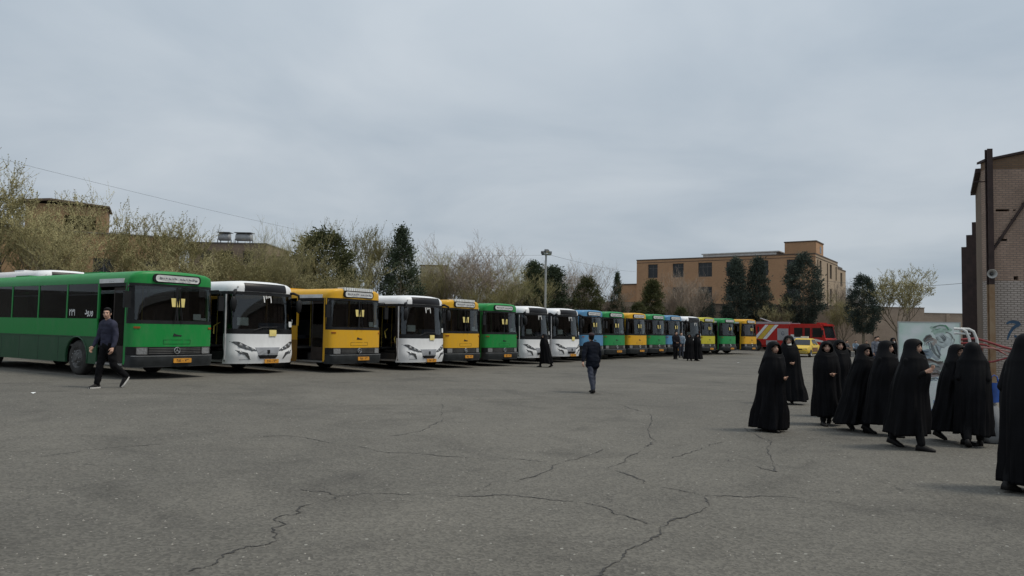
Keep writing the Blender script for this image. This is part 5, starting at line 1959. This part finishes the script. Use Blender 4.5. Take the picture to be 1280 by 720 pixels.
def woman(label, x, y, face, H, seed, group, fig=None, hem=.07, flare=1.0, hold=1, walk=0.0, wind=0.0, scarf=None, lean=0.0, yaw=0.0, vox=.014, near=True, z=None, cloth=None, hand=True):
    """black chador over a continuous body; shoes and trouser legs show under the hem"""
    fig = fig or Figure(legs=((14, 6), (-12, 12)), arms=((-22, 5, 70), (-16, 5, 76)), lean=lean, head_yaw=math.degrees(yaw), foot=(0, -18))
    sc = H / 1.70
    bm_ = body_mb(fig, vox, .9)
    root = part('person', bm_, skin_m, None, 'all')
    root.location = (x, y, gz(x, y) if z is None else z)
    root.rotation_euler = (0, 0, R(face))
    root.scale = (sc,) * 3
    tag(root, label, 'person', group)
    top = fig.head.z + .135
    if near:
        add_face(fig, root)
    ck = chador(seed, top, hem / sc, flare, hold, walk, True, lean=lean, wind=wind, yaw=yaw)
    hy = fig.head.y + .012
    if abs(hy) > .0:
        q = []
        for p in ck.v:
            t = sst((p[2] - .9) / .5)
            q.append((p[0], p[1] + hy * t, p[2]))
        ck.v = q
    o = part('chador', ck, cloth or black_cloth, root, 'all')
    sd = o.modifiers.new('thickness', 'SOLIDIFY'); sd.thickness = .008; sd.offset = -1
    # headband under the cloth, then scarf
    c, M = fig.head, fig.HM()
    W = lambda a, b, d: c + M @ Vector((a, b, d))
    m = MB()
    m.ball(W(0, .022, .045), (.088, .103, .092), 14, 10, 0, M)
    m.ball(W(0, .035, -.055), (.080, .078, .09), 14, 10, 0, M)
    m.capsule(W(0, -.012, -.125), .062, W(0, .0, -.17), .075, 12)
    if scarf:
        m.capsule(W(0, -.085, -.14), .050, W(.02, -.145, -.32), .034, 10)
        m.capsule(W(.03, -.06, -.12), .05, W(.045, -.13, -.27), .03, 10)
    part('headscarf', remeshed(m, vox, 1), scarf or black_cloth2, root, 'all')
    # sleeves and trouser legs
    m = MB()
    for i in (0, 1):
        J = fig.J
        m.capsule(J['sh', i], .062, J['el', i], .052, 10)
        m.capsule(J['el', i], .052, J['el', i].lerp(J['wr', i], .92), .040, 10)
    part('sleeves', remeshed(m, vox, 1), black_cloth2, root, 'all')
    m = MB()
    for i in (0, 1):
        J = fig.J
        m.capsule(J['hip', i], .095, J['knee', i], .075, 12)
        m.capsule(J['knee', i], .075, J['knee', i].lerp(J['ankle', i], .92), .062, 12)
    part('trousers', remeshed(m, vox, 1), black_cloth2, root, 'all')
    for i in (0, 1):
        shoe_part(fig, i, root)
    return root


# --- men
slate = mat('shirt_slate_blue', (.038, .040, .064), .85, var=.25, scale=7, spec=.12)
navy = mat('jacket_navy', (.0075, .0095, .016), .85, var=.25, scale=7, spec=.1)
greyt = mat('trouser_grey_blue', (.022, .025, .036), .85, col2=(.075, .082, .11), scale=6, spec=.1)
man('young man in slate blue shirt striding left past the near green bus', -9.36, 17.71, -28, 1.86,
    Figure(legs=((13, 4), (-12, 40)), arms=((8, 10, 22), (-6, 14, 26)), lean=2, head_yaw=40, foot=(0, 55)), slate, black_cloth2, sole=sole_w)
man('man in dark suit and cap walking away across the yard', 2.32, 21.61, 198, 1.70,
    Figure(legs=((20, 20), (-14, 10)), arms=((10, 17, 14), (-26, 22, 8)), lean=9, head_pitch=-8, foot=(0, 14)), navy, greyt, top='jacket', cap=mat('cap_maroon', (.028, .014, .018), .85))
man('man in dark jacket standing before the farther blue bus', 10.72, 49.6, 20, 1.80, Figure(legs=((3, 2), (-3, 2)), arms=((10, 8, 60), (8, 8, 30))),
    mat('jacket_dark', (.014, .013, .016), .85, spec=.1), black_cloth2, 'bystanders by the far buses', top='jacket', near=False, vox=.022)
man('man in pale blue shirt beside the man in dark jacket by the blue bus', 11.75, 52.6, -10, 1.76, Figure(legs=((4, 2), (-4, 2)), arms=((20, 8, 70), (5, 8, 20))),
    mat('shirt_pale_blue', (.20, .26, .32), .85), mat('trouser_dark_blue', (.03, .035, .05), .85), 'bystanders by the far buses', near=False, vox=.022)
plaid = mat('shirt_checked', (.05, .06, .09), .85, col2=(.22, .24, .28), scale=26)
man('man in dark open jacket over checked shirt standing behind the women', 19.2, 40.1, 12, 1.72, Figure(legs=((5, 2), (-5, 2)), arms=((4, 10, 18), (4, 10, 18))),
    plaid, mat('trouser_denim', (.035, .045, .075), .85), 'men beyond the group of women', near=False, vox=.02)
man('man in black jacket beside the man in checked shirt', 19.75, 41.0, -20, 1.74, Figure(legs=((3, 2), (-3, 2)), arms=((12, 10, 40), (4, 10, 18))),
    MATS['jacket_dark'], black_cloth2, 'men beyond the group of women', top='jacket', near=False, vox=.02)
sit = lambda: Figure(legs=((82, 84), (80, 80)), arms=((30, 8, 50), (26, 8, 60)), lean=8)
man('man in grey top sitting at the foot of the boundary wall', 27.4, 62.3, 10, 1.70, sit(), mat('top_grey', (.10, .10, .105), .85), black_cloth2, 'seated men by the wall', near=False, vox=.024)
man('man in light blue top sitting at the foot of the boundary wall', 28.3, 62.6, -8, 1.70, sit(), MATS['shirt_pale_blue'], black_cloth2, 'seated men by the wall', near=False, vox=.024)
man('man in dark top sitting beside the man in light blue', 29.2, 62.6, -12, 1.70, sit(), MATS['jacket_dark'], black_cloth2, 'seated men by the wall', near=False, vox=.024)
# the kerb they sit on
kb_ = empty('low_kerb', (28.3, 63.0, gz(28, 63)), R(-4))
tag(kb_, 'low concrete kerb the men sit on near the boundary wall', 'kerb')
part('kerb_block', MB().box(-2.2, 0, -.15, .35, -.1, .40), conc_m, kb_)
part('kerb_block', MB().box(.006, 2.2, -.15, .35, -.1, .40), conc_m, kb_)

# --- women
gw = 'women in black chadors walking on the right'
white_sc = mat('scarf_cream', (.50, .49, .44), .85, var=.1)
walk_f = lambda a, b, yaw=0, hand=(-6, 5, 80), other=(-22, 5, 72), fb=-22: Figure(legs=((a, 6), (b, 16)), arms=(other, hand), lean=3, head_yaw=yaw, foot=(0, fb))
woman('woman in long black chador leftmost of the walking group', 4.70, 13.74, 24, 1.53, 2, gw, walk_f(10, -8, -8), hem=.05, flare=1.0, walk=.5, yaw=R(-8))
woman('woman in black chador with cream scarf behind the leftmost woman', 7.02, 19.26, -16, 1.64, 7, gw, walk_f(10, -8), hem=.10, flare=1.05, scarf=white_sc, hold=0, wind=.9)
woman('woman in black chador facing the camera with her hand at her waist', 6.16, 14.89, -12, 1.56, 11, gw, Figure(legs=((16, 8), (-10, 14)), arms=((-22, 5, 70), (-4, 5, 82)), lean=2, foot=(0, -20)), hem=.17, flare=.98, wind=.5, hold=.3)
woman('woman in black chador half hidden behind the one facing the camera', 7.06, 16.4, 0, 1.58, 13, gw, hem=.15, flare=1.0)
woman('woman in black chador looking down, third from the left', 6.42, 13.99, 26, 1.53, 17, gw, Figure(legs=((18, 6), (-20, 12)), arms=((-22, 5, 70), (-24, 5, 68)), lean=6, head_pitch=14, foot=(0, 34)), hem=.14, flare=1.08, walk=1.1, wind=-.9)
woman('woman in black coat and chador between the bowed woman and the stout woman', 6.56, 13.45, 44, 1.60, 19, gw, Figure(legs=((18, 8), (-18, 14)), arms=((-22, 5, 70), (-24, 5, 68)), lean=4, foot=(0, 20)), hem=.20, flare=.96, walk=.3, wind=.3)
woman('stout woman in wide black chador striding right before the painted board', 6.22, 11.9, 42, 1.64, 23, gw, Figure(legs=((18, 8), (-16, 12)), arms=((8, 5, 112), (-24, 5, 68)), lean=4, foot=(0, 14)), hem=.22, flare=1.04, walk=.7, wind=.8, yaw=R(0))
woman('woman in black chador just right of the painted board, hand at her face', 7.40, 12.73, 26, 1.58, 29, gw, Figure(legs=((22, 8), (-22, 12)), arms=((24, 5, 122), (0, 5, 84)), lean=3, foot=(0, 16)), hem=.20, flare=.98, walk=.9, hold=.5, wind=-.4)
woman('woman in black chador turned away in front of the red rails', 7.46, 12.31, 150, 1.60, 31, gw, Figure(legs=((16, 8), (-16, 12)), arms=((-22, 5, 70), (-24, 5, 68)), lean=3, foot=(0, 14)), hem=.19, flare=.78, walk=.2)
woman('woman in black chador nearest the camera, cut by the right edge', 5.88, 8.70, 118, 1.71, 37, gw, Figure(legs=((12, 6), (-10, 10)), arms=((-22, 5, 70), (-24, 5, 68)), lean=2, foot=(0, 8)), hem=.09, flare=.80)
woman('woman in dark coat with white headscarf beyond the group', 20.3, 40.5, 10, 1.62, 41, gw, hem=.15, scarf=mat('scarf_white', (.62, .62, .62), .85), hold=0, vox=.02, near=False)
ge = 'women by the far buses'
woman('woman in black chador passing before the two white buses', 1.62, 36.07, -70, 1.52, 43, ge, Figure(legs=((20, 8), (-18, 12)), arms=((-22, 5, 70), (-24, 5, 68)), lean=3, foot=(0, 20)), hem=.18, walk=.8, flare=1.05, vox=.02, near=False)
woman('left one of two women in black chadors by the farthest white bus', 11.10, 47.4, -20, 1.59, 47, ge, hem=.12, vox=.022, near=False, flare=1.05)
woman('right one of two women in black chadors by the farthest white bus', 11.62, 47.6, 25, 1.62, 53, ge, hem=.12, vox=.022, near=False, flare=1.1)

# ================================================================== FIRE ENGINE
fire_red = paint_mat('paint_fire_red', (0.42, 0.018, 0.014))
fire_dark = glass_mat('cab_glass', (0.16, 0.17, 0.18))
alu = mat('shutter_alloy', (0.36, 0.37, 0.39), .45, metal=.3)
fe = empty('fire_engine', (24.35, 80.9, gz(24, 79)), R(-48))
tag(fe, 'red fire engine with diagonal yellow and white stripes beside the last bus', 'fire engine')
part('body', MB().box(0, 5.55, 0, 2.4, .62, 2.80).box(0, 5.55, .1, 2.3, .45, .618), fire_red, fe)
for k, (a, m_) in enumerate(((1.55, paper_w), (1.98, mat('stripe_yellow', (.60, .42, .05), .5)), (2.62, paper_w))):
    wd_ = (.36, .58, .42)[k]
    part('stripe', MB().prism([(a, 1.25), (a + wd_, 1.25), (a + wd_ + 1.35, 2.72), (a + 1.35, 2.72)], lambda p, q, d: (p, d, q), -.012, -.002), m_, fe)
sh = part('locker_shutter', MB().box(4.25, 5.45, -.02, -.002, 1.15, 2.35), alu, fe)
for z in lin(1.25, 2.25, 9):
    part('shutter_slat', MB().box(4.27, 5.43, -.028, -.021, z - .035, z + .035), alu, sh)
part('crest', MB().prism([(4.85 + .17 * math.cos(a), 1.85 + .19 * math.sin(a)) for a in lin(0, 2 * PI * 15 / 16., 16)], lambda p, q, d: (p, d, q), -.034, -.030), mat('crest_navy', (.02, .03, .08), .5), sh)
part('crest_mark', MB().prism([(4.76, 1.76), (4.94, 1.76), (4.94, 1.96), (4.76, 1.96)], lambda p, q, d: (p, d, q), -.038, -.035), paper_w, sh)
part('crest_centre', MB().prism([(4.80, 1.80), (4.90, 1.80), (4.90, 1.92), (4.80, 1.92)], lambda p, q, d: (p, d, q), -.042, -.039), MATS['crest_navy'], sh)
lk = part('lower_locker', MB().box(3.0, 4.2, -.02, -.002, .64, 1.12), alu, fe)
rf_ = part('roof_rail', MB().box(.1, 5.5, .05, .12, 2.803, 2.95).box(.1, 5.5, 2.28, 2.35, 2.803, 2.95), alu, fe)
ld = part('ladder', MB().box(.4, 5.3, .5, .56, 2.96, 3.04).box(.4, 5.3, .94, 1.0, 2.96, 3.04), alu, fe)
for x in lin(.6, 5.1, 14):
    part('rung', MB().tube([(x, .56, 3.0), (x, .94, 3.0)], .018, 5), alu, ld)
part('water_monitor', MB().tube([(2.9, 1.3, 2.8), (2.9, 1.3, 3.0), (2.4, 1.2, 3.18), (1.7, 1.1, 3.42)], [.09, .08, .07, .05], 8), alu, fe, True)
cab_ol = [(5.6, .55), (9.25, .55), (9.32, 1.35), (9.22, 1.45), (8.95, 2.62), (8.80, 2.76), (5.6, 2.76)]
part('cab', MB().prism(cab_ol, lambda p, q, d: (p, d, q), 0, 2.4), fire_red, fe)
part('cab_roof', MB().box(5.62, 9.0, .12, 2.28, 2.762, 2.84), fire_red, fe)
part('cab_visor', MB().box(8.86, 9.12, .1, 2.3, 2.66, 2.755), fire_red, fe)
for a, b, c_ in ((6.05, 6.95, 0), (7.15, 7.72, 0), (7.95, 8.85, .12)):
    part('cab_window', MB().prism([(a, 1.52), (b + c_, 1.52), (b, 2.45), (a, 2.45)], lambda p, q, d: (p, d, q), -.012, -.002), win_glass, fe)
part('windscreen', MB().prism([(.18, 1.50), (2.22, 1.50), (2.16, 2.58), (.24, 2.58)], lambda p, q, d: (9.235 - (q - 1.45) * .231 + d, p, q), .004, .02), win_glass, fe)
part('door_flash', MB().prism([(5.7, 1.0), (6.3, 1.02), (6.9, 1.18), (8.1, 1.16), (9.2, 1.0), (9.2, 1.16), (8.3, 1.36), (6.9, 1.40), (6.4, 1.72), (5.7, 1.78)], lambda p, q, d: (p, d, q), -.009, -.002), sign_w, fe)
for x in (7.05, 7.85):
    part('door_seam', MB().box(x - .012, x + .012, -.014, -.003, .7, 2.5), ink, fe)
    part('door_handle', MB().box(x - .22, x - .06, -.035, -.005, 1.24, 1.30), chrome, fe)
part('bumper', MB().box(9.33, 9.55, -.02, 2.42, .42, .78), sign_w, fe)
part('grille', MB().box(9.325, 9.35, .3, 2.1, .85, 1.28), blackp, fe)
for y in (.12, 2.02):
    part('headlight', MB().box(9.552, 9.58, y, y + .26, .55, .70), lampglass, fe)
lbz = part('light_bar', MB().box(8.2, 8.5, .4, 2.0, 2.842, 2.98), mat('beacon_red', (.35, .02, .02), .3), fe)
part('mirror', MB().box(9.05, 9.15, -.32, -.12, 1.75, 2.25).tube([(9.0, 0, 2.3), (9.1, -.2, 2.28)], .02, 6), blackp, fe)
for x in (1.85, 7.2):
    for y, s in ((0.0, -1), (2.4, 1)):
        w_ = part('wheel', MB().lathe([(.28, -.14), (.48, -.15), (.52, -.08), (.52, .08), (.48, .15), (.28, .14)], (x, y - s * .13, .52), (0, s, 0), 26), rubber, fe, 'all')
        part('rim', MB().lathe([(.28, .14), (.26, .06), (.15, .10), (.001, .12)], (x, y - s * .13, .52), (0, s, 0), 20), rim_m, w_, True)
    part('wheel_arch', MB().prism([(x + .66 * math.cos(t), .55 + .66 * math.sin(t)) for t in lin(PI, 0, 14)], lambda p, q, d: (p, d, q), -.022, -.004), blackp, fe)

# ================================================================== TAXI
tx_y = paint_mat('paint_taxi_yellow', (.62, .43, .05))
tx = empty('taxi', (23.45, 61.0, gz(22.7, 61)), math.atan2(-.83, -.56))
tag(tx, 'yellow saloon taxi parked in front of the fire engine', 'car')
ST = [(-2.2, .62, .34, .78), (-2.1, .78, .28, .93), (-1.6, .84, .22, .98), (-.9, .86, .20, .95), (0, .86, .20, .93), (.85, .86, .20, .92), (1.3, .85, .21, .88), (1.8, .82, .24, .80), (2.08, .74, .30, .72), (2.18, .60, .36, .62)]
mb = MB()


def tsec(i, k):
    x, w, z0, z1 = ST[int(i)]
    P = [(0, z0), (w * .75, z0), (w * .96, z0 + .1), (w, z0 + .32 * (z1 - z0) + .05), (w * .985, z1 - .09), (w * .93, z1 - .015), (w * .7, z1), (0, z1)]
    P = P + [(-a, b) for a, b in reversed(P[1:-1])]
    a, b = P[int(k) % len(P)]
    return (x, a, b)


mb.grid(lambda k, i: tsec(i, k), list(range(15)), list(range(len(ST))))
mb.add([tsec(0, k) for k in range(14)], [tuple(range(14))])
mb.add([tsec(len(ST) - 1, k) for k in range(14)], [tuple(range(14))])
part('body', mb, tx_y, tx, True)
# cabin: pillars and roof, glass set just proud of a dark core
base = [(-1.55, .90), (.98, .90)]
roofp = [(-.95, 1.43), (.22, 1.43)]


def cabin(x, z, s, inset=0.0):
    t = (z - .9) / .53
    return (x, s * (.80 - .20 * t - inset), z)


mb = MB()
prof = [(-1.62, .90), (-1.0, 1.36), (-.85, 1.42), (-.4, 1.455), (.05, 1.44), (.25, 1.37), (1.02, .90)]
v = [cabin(x, min(z, 1.455), -1) for x, z in prof] + [cabin(x, min(z, 1.455), 1) for x, z in prof]
n_ = len(prof)
mb.add(v, [tuple(range(n_)), tuple(range(2 * n_ - 1, n_ - 1, -1))] + [(i, i + 1, n_ + i + 1, n_ + i) for i in range(n_ - 1)])
part('cabin', mb, tx_y, tx)
for s in (-1, 1):
    for P in ([(-1.38, .93), (-.55, .93), (-.55, 1.36), (-.92, 1.34)], [(-.48, .93), (.30, .93), (.30, 1.28), (.16, 1.36), (-.48, 1.37)]):
        part('side_window', MB().prism(P, lambda a, b, d: (a, cabin(a, b, s)[1] + s * d, b), .002, .010), win_glass, tx)
part('windscreen', MB().prism([(-.70, .06), (.70, .06), (.56, .94), (-.56, .94)], lambda a, t, d: (1.02 - .77 * t + d, a, .90 + .47 * t + d), .006, .014), win_glass, tx)
part('rear_window', MB().prism([(-.68, .08), (.68, .08), (.55, .92), (-.55, .92)], lambda a, t, d: (-1.62 + .62 * t - d, a, .90 + .46 * t + d), .006, .014), win_glass, tx)
for s in (-1, 1):
    part('headlight', MB().prism([(s * .42, .56), (s * .66, .55), (s * .70, .68), (s * .42, .67)], lambda a, b, d: (2.14 - abs(a) * .08 + d, a, b), .0, .05), lampglass, tx)
    part('door_brown_patch', MB().prism([(-.9, .42), (.85, .42), (.85, .74), (-.9, .74)], lambda a, b, d: (a, s * (.855 + d), b), .006, .012), mat('taxi_door_brown', (.16, .07, .03), .5), tx, label='flat brown patch on the taxi doors')  # flat brown patch across the doors
    part('mirror', MB().box(.72, .86, s * .98 - .09, s * .98 + .09, .93, 1.05), tx_y, tx)
    part('tail_lamp', MB().box(-2.19, -2.14, s * .55 - .14, s * .55 + .14, .62, .76), red_m, tx)
    for x in (-1.32, 1.33):
        w_ = part('wheel', MB().lathe([(.17, -.09), (.28, -.095), (.30, -.05), (.30, .05), (.28, .095), (.17, .09)], (x, s * .78, .30), (0, s, 0), 22), rubber, tx, 'all')
        part('rim', MB().lathe([(.18, .09), (.16, .05), (.06, .07), (.001, .08)], (x, s * .78, .30), (0, s, 0), 18), alu, w_, True)
part('front_bumper', MB().box(2.12, 2.25, -.74, .74, .30, .48), mat('taxi_bumper', (.40, .30, .06), .5), tx)
part('grille', MB().box(2.17, 2.2, -.38, .38, .56, .66), blackp, tx)
part('number_plate', MB().box(2.252, 2.262, -.24, .24, .34, .45), plate_m, tx)
part('roof_sign', MB().box(-.42, -.18, -.28, .28, 1.455, 1.62), sign_w, tx)

# ================================================================== SMALL THINGS ON THE RIGHT
pb = empty('painted_board', (9.2, 16.77, gz(9.2, 16.8)), R(-22))
tag(pb, 'tall pale green painted board standing behind the women', 'board')


def board_paint():
    m = bpy.data.materials.new('board_pale_green')
    m.use_nodes = True
    n, l = m.node_tree.nodes, m.node_tree.links
    b = n['Principled BSDF']
    b.inputs['Roughness'].default_value = .5
    tc = n.new('ShaderNodeTexCoord')
    nz = n.new('ShaderNodeTexNoise'); nz.inputs['Scale'].default_value = 2.2; nz.inputs['Detail'].default_value = 5
    l.new(tc.outputs['Object'], nz.inputs['Vector'])
    rp = n.new('ShaderNodeValToRGB')
    rp.color_ramp.elements[0].position, rp.color_ramp.elements[1].position = .38, .66
    rp.color_ramp.elements[0].color = (.80, .83, .82, 1)
    rp.color_ramp.elements[1].color = (.55, .72, .62, 1)
    l.new(nz.outputs[0], rp.inputs[0])
    l.new(rp.outputs[0], b.inputs['Base Color'])
    return m


BW, BH = 1.18, 2.06
part('panel', MB().box(-BW / 2, BW / 2, -.02, .02, .02, BH), board_paint(), pb)
part('frame', MB().box(-BW / 2 - .02, -BW / 2 - .001, -.03, .03, 0, BH + .02).box(BW / 2 + .001, BW / 2 + .02, -.03, .03, 0, BH + .02).box(-BW / 2, BW / 2, -.03, .03, BH + .002, BH + .02), mat('board_edge', (.45, .46, .44), .6), pb)
part('prop', MB().tube([(-.4, .02, 1.6), (-.4, .7, 0)], .02, 6), bark_m, pb)
part('prop', MB().tube([(.4, .02, 1.6), (.4, .7, 0)], .02, 6), bark_m, pb)
# loose brush strokes: a bearded generic figure in a robe, white blocks at the foot
rg = random.Random(5)
cols = {'umber': (.09, .065, .05), 'slate': (.09, .125, .17), 'grey': (.15, .17, .17), 'green': (.12, .30, .18), 'blue': (.12, .15, .26), 'rose': (.24, .19, .18), 'pale': (.46, .52, .50)}
cm = {k: mat('board_stroke_' + k, v, .6, var=.3, scale=12) for k, v in cols.items()}


def stroke(col, pts, w, y):
    v, f = [], []
    for i, (x, z) in enumerate(pts):
        a, b = pts[max(i - 1, 0)], pts[min(i + 1, len(pts) - 1)]
        t = Vector((b[0] - a[0], 0, b[1] - a[1])).normalized()
        ww = w * (1 - .75 * abs(2 * i / (len(pts) - 1.0) - 1) ** 2)
        for s in (-1, 1):
            v.append((x - t.z * ww * s, y, z + t.x * ww * s))
    f = [(2 * i, 2 * i + 1, 2 * i + 3, 2 * i + 2) for i in range(len(pts) - 1)]
    part('brush_stroke', MB().add(v, f), cm[col], pb)


yy = -.0225
SK = [('green', [(.10, 1.93), (.2, 1.98), (.32, 1.97), (.38, 1.92)], .05), ('umber', [(-.10, 1.66), (-.02, 1.76), (.08, 1.80)], .05),
      ('rose', [(-.08, 1.56), (.0, 1.64), (.10, 1.70)], .05), ('umber', [(.30, 1.86), (.40, 1.82), (.46, 1.70), (.43, 1.55), (.38, 1.45)], .022),
      ('grey', [(.12, 1.60), (.22, 1.55), (.32, 1.52)], .02), ('slate', [(.02, 1.62), (.06, 1.48), (.14, 1.36), (.22, 1.28)], .05),
      ('grey', [(.12, 1.56), (.16, 1.42), (.22, 1.32)], .035), ('slate', [(-.26, 1.40), (-.12, 1.43), (.02, 1.42)], .03),
      ('slate', [(-.28, 1.33), (-.14, 1.35), (.04, 1.34)], .028), ('blue', [(-.25, 1.365), (-.1, 1.385), (.0, 1.38)], .014),
      ('umber', [(-.18, 1.20), (-.02, 1.25), (.18, 1.18), (.28, 1.22)], .03), ('grey', [(-.10, 1.10), (.06, 1.14), (.24, 1.08)], .06),
      ('rose', [(-.02, 1.00), (.12, 1.03), (.26, .98)], .06), ('umber', [(.04, .92), (.14, .95), (.24, .9)], .035), ('blue', [(.0, .80), (.10, .83), (.18, .80)], .03),
      ('grey', [(.24, 1.78), (.30, 1.70), (.27, 1.62)], .018), ('pale', [(.14, 1.74), (.20, 1.66), (.30, 1.62)], .05)]
def blot(nm, col, cx, cz, rx, rz_, y, sd):
    rr = random.Random(sd)
    P = []
    for q in range(26):
        a = 2 * PI * q / 26
        k_ = 1 + .16 * math.sin(3 * a + sd) + .10 * math.sin(7 * a + 2 * sd) + rr.uniform(-.06, .06)
        P.append((cx + rx * k_ * math.cos(a), y, cz + rz_ * k_ * math.sin(a)))
    part('painted_patch', MB().add(P, [tuple(range(26))]), mat('board_wash_' + nm, col, .6, var=.22, scale=14), pb)


blot('sage', (.42, .56, .47), .22, 1.90, .20, .10, -.0205, 1)
blot('mist', (.52, .58, .57), .26, 1.66, .17, .17, -.0208, 2)
blot('umber', (.23, .18, .15), .00, 1.70, .10, .08, -.0211, 3)
blot('flesh', (.40, .35, .31), .10, 1.60, .08, .10, -.0213, 4)
blot('beard', (.36, .40, .43), .12, 1.42, .12, .17, -.0215, 5)
blot('robe', (.28, .34, .38), -.10, 1.36, .20, .12, -.0217, 6)
blot('shade', (.27, .26, .25), .08, 1.12, .24, .13, -.0219, 7)
blot('dusk', (.30, .25, .24), .12, .95, .15, .08, -.0221, 8)
kk_ = 0
for c_, p, w_ in SK:
    for rep_ in range(5):
        ox, oz = rg.uniform(-.03, .03), rg.uniform(-.03, .03)
        q = []
        for a, b in zip(p, p[1:]):
            for t in (0, .25, .5, .75):
                q.append((a[0] + (b[0] - a[0]) * t + ox + rg.uniform(-.006, .006), a[1] + (b[1] - a[1]) * t + oz + rg.uniform(-.006, .006)))
        stroke(rg.choice((c_, c_, 'grey', 'pale')), q, w_ * rg.uniform(.2, .6), yy - kk_ * .00003)
        kk_ += 1
for r_ in range(7):
    for c_ in range(4):
        x0 = -.08 + c_ * .15 + (.07 if r_ % 2 else 0)
        z0 = .10 + r_ * .095
        part('painted_block', MB().box(x0, x0 + .135, -.0235, -.0222, z0, z0 + .08), mat('painted_block_white', (.70, .72, .71), .6) if (r_ * 3 + c_) % 7 else mat('painted_block_blue', (.28, .33, .46), .6), pb)

wfm = mat('white_enamel', (.62, .62, .60), .45, var=.12)
wf_ = empty('white_tube_frame', (8.56, 14.18, gz(8.5, 14.2)), R(-25))
tag(wf_, 'white metal tube frame standing upright between the women by the steel columns', 'frame')
for k, dx in enumerate((-.09, .03)):
    part('upright', MB().tube([(dx + .27, 0.02 * k, 0), (dx + .07, .02 * k, 1.72), (dx + .02, .02 * k, 1.86), (dx - .05, .02 * k, 1.90), (dx - .18, .02 * k, 1.905)], .026, 8), wfm, wf_, True)
part('cross_tube', MB().tube([(-.27, 0.02, 1.82), (.0, .02, 1.81)], .02, 8), wfm, wf_, True)
part('foot', MB().tube([(.10, -.25, .03), (.10, .3, .03)], .026, 8).tube([(.38, -.25, .03), (.38, .3, .03)], .026, 8), wfm, wf_, True)
part('lower_tube', MB().tube([(.10, 0, .4), (.24, .02, .4)], .02, 8), wfm, wf_, True)

rr_ = empty('red_pipe_rails', (13.6, 22.0, gz(13.6, 22)), R(-20))
tag(rr_, 'bent red pipe rails behind the women at the foot of the brick hall', 'railing')
rdm = mat('red_enamel_worn', (.20, .018, .022), .5, var=.35, scale=6)
part('rail', MB().tube([(-.95, 0, 1.66), (-.5, 0, 1.70), (-.15, 0, 1.74), (.12, 0, 1.66), (.5, 0, 1.52), (.85, 0, 1.42)], .032, 8), rdm, rr_, True)
part('rail', MB().tube([(-.95, .1, 1.58), (-.3, .1, 1.60), (.1, .1, 1.56), (.45, .1, 1.40), (.72, .1, 1.22), (.3, .1, 1.08), (-.2, .1, 1.0)], .028, 8), rdm, rr_, True)
part('rail', MB().tube([(-.95, .05, 1.46), (-.2, .05, 1.50), (.3, .05, 1.46), (.85, .05, 1.34)], .022, 8), mat('pink_faded_paint', (.30, .14, .13), .6), rr_, True)
for x in (-.9, .0, .8):
    part('post', MB().tube([(x, .06, 0), (x, .06, 1.46)], .03, 8), rdm, rr_, True)

sk_ = MB()
nn_ = 28
for_z = [(0.0, .13), (.02, .19), (.10, .215), (.25, .20), (.40, .165), (.52, .12), (.60, .075), (.64, .05), (.68, .06)]
sk_.grid(lambda k, i: ((for_z[int(i)][1] * (1 + .07 * math.sin(5 * k * 2 * PI / nn_ + i) + .04 * math.sin(9 * k * 2 * PI / nn_ + 2 * i))) * math.cos(2 * PI * k / nn_),
                       (for_z[int(i)][1] * .8 * (1 + .07 * math.sin(5 * k * 2 * PI / nn_ + i))) * math.sin(2 * PI * k / nn_), for_z[int(i)][0]), list(range(nn_ + 1)), list(range(len(for_z))))
o = empty('grey_sack', (8.05, 12.75, gz(8.1, 12.8)), 0)
tag(o, 'full grey sack standing on the asphalt beside the turned-away woman', 'sack')
part('sack_body', sk_, mat('sack_grey', (.20, .21, .22), .55, var=.15), o, 'all')
part('tie', MB().tube([(.056 * math.cos(a), .045 * math.sin(a), .635) for a in lin(0, 2 * PI * 11 / 12., 12)], .008, 5, close=True), ink, o)
o = empty('blue_bag', (8.0, 12.62, gz(8, 12.6) + .70), R(-20))
tag(o, 'bright blue plastic bag hanging above the grey sack', 'bag')
blm = mat('plastic_blue', (.02, .09, .38), .4, var=.25, scale=8)
part('bag_body', MB().grid(lambda u, v_: ((.11 - .03 * v_) * math.cos(u) * (1 + .06 * math.sin(3 * u + v_ * 4)), (.045 + .02 * (1 - v_)) * math.sin(u), .30 * v_ + (.02 * math.cos(u * 2) if v_ == 0 else 0)), lin(0, 2 * PI, 25), [0, .15, .4, .7, 1.0]).add([(.09 * math.cos(k * PI / 6), .05 * math.sin(k * PI / 6), .01) for k in range(12)], [tuple(range(12))]), blm, o, 'all')
for s in (-1, 1):
    part('handle', MB().tube([(-.06, s * .035, .29), (-.04, s * .01, .40), (0, 0, .43), (.04, s * .01, .40), (.06, s * .035, .29)], .008, 5), blm, o, True)

# a few scraps lying in the yard
rg = random.Random(77)
for k, (x, y, lb_) in enumerate(((13.6, 45.5, 'small white scrap of paper on the asphalt before the farthest green bus'), (-9.9, 15.9, 'pale scrap of paper on the asphalt near the striding man'))):
    a = rg.random() * 6
    r_ = .09 if k == 0 else .05
    v = [(x + r_ * math.cos(a + q * 1.57) * rg.uniform(.7, 1.2), y + r_ * math.sin(a + q * 1.57) * rg.uniform(.7, 1.2), gz(x, y) + (.006 if q % 2 else .03)) for q in range(4)]
    v2 = [(p[0], p[1], p[2] + .003) for p in v]
    tag(part('paper_scrap', MB().add(v + v2, [(0, 1, 2, 3), (4, 7, 6, 5), (0, 4, 5, 1), (1, 5, 6, 2), (2, 6, 7, 3), (3, 7, 4, 0)]), paper_w), lb_, 'litter', 'paper scraps')
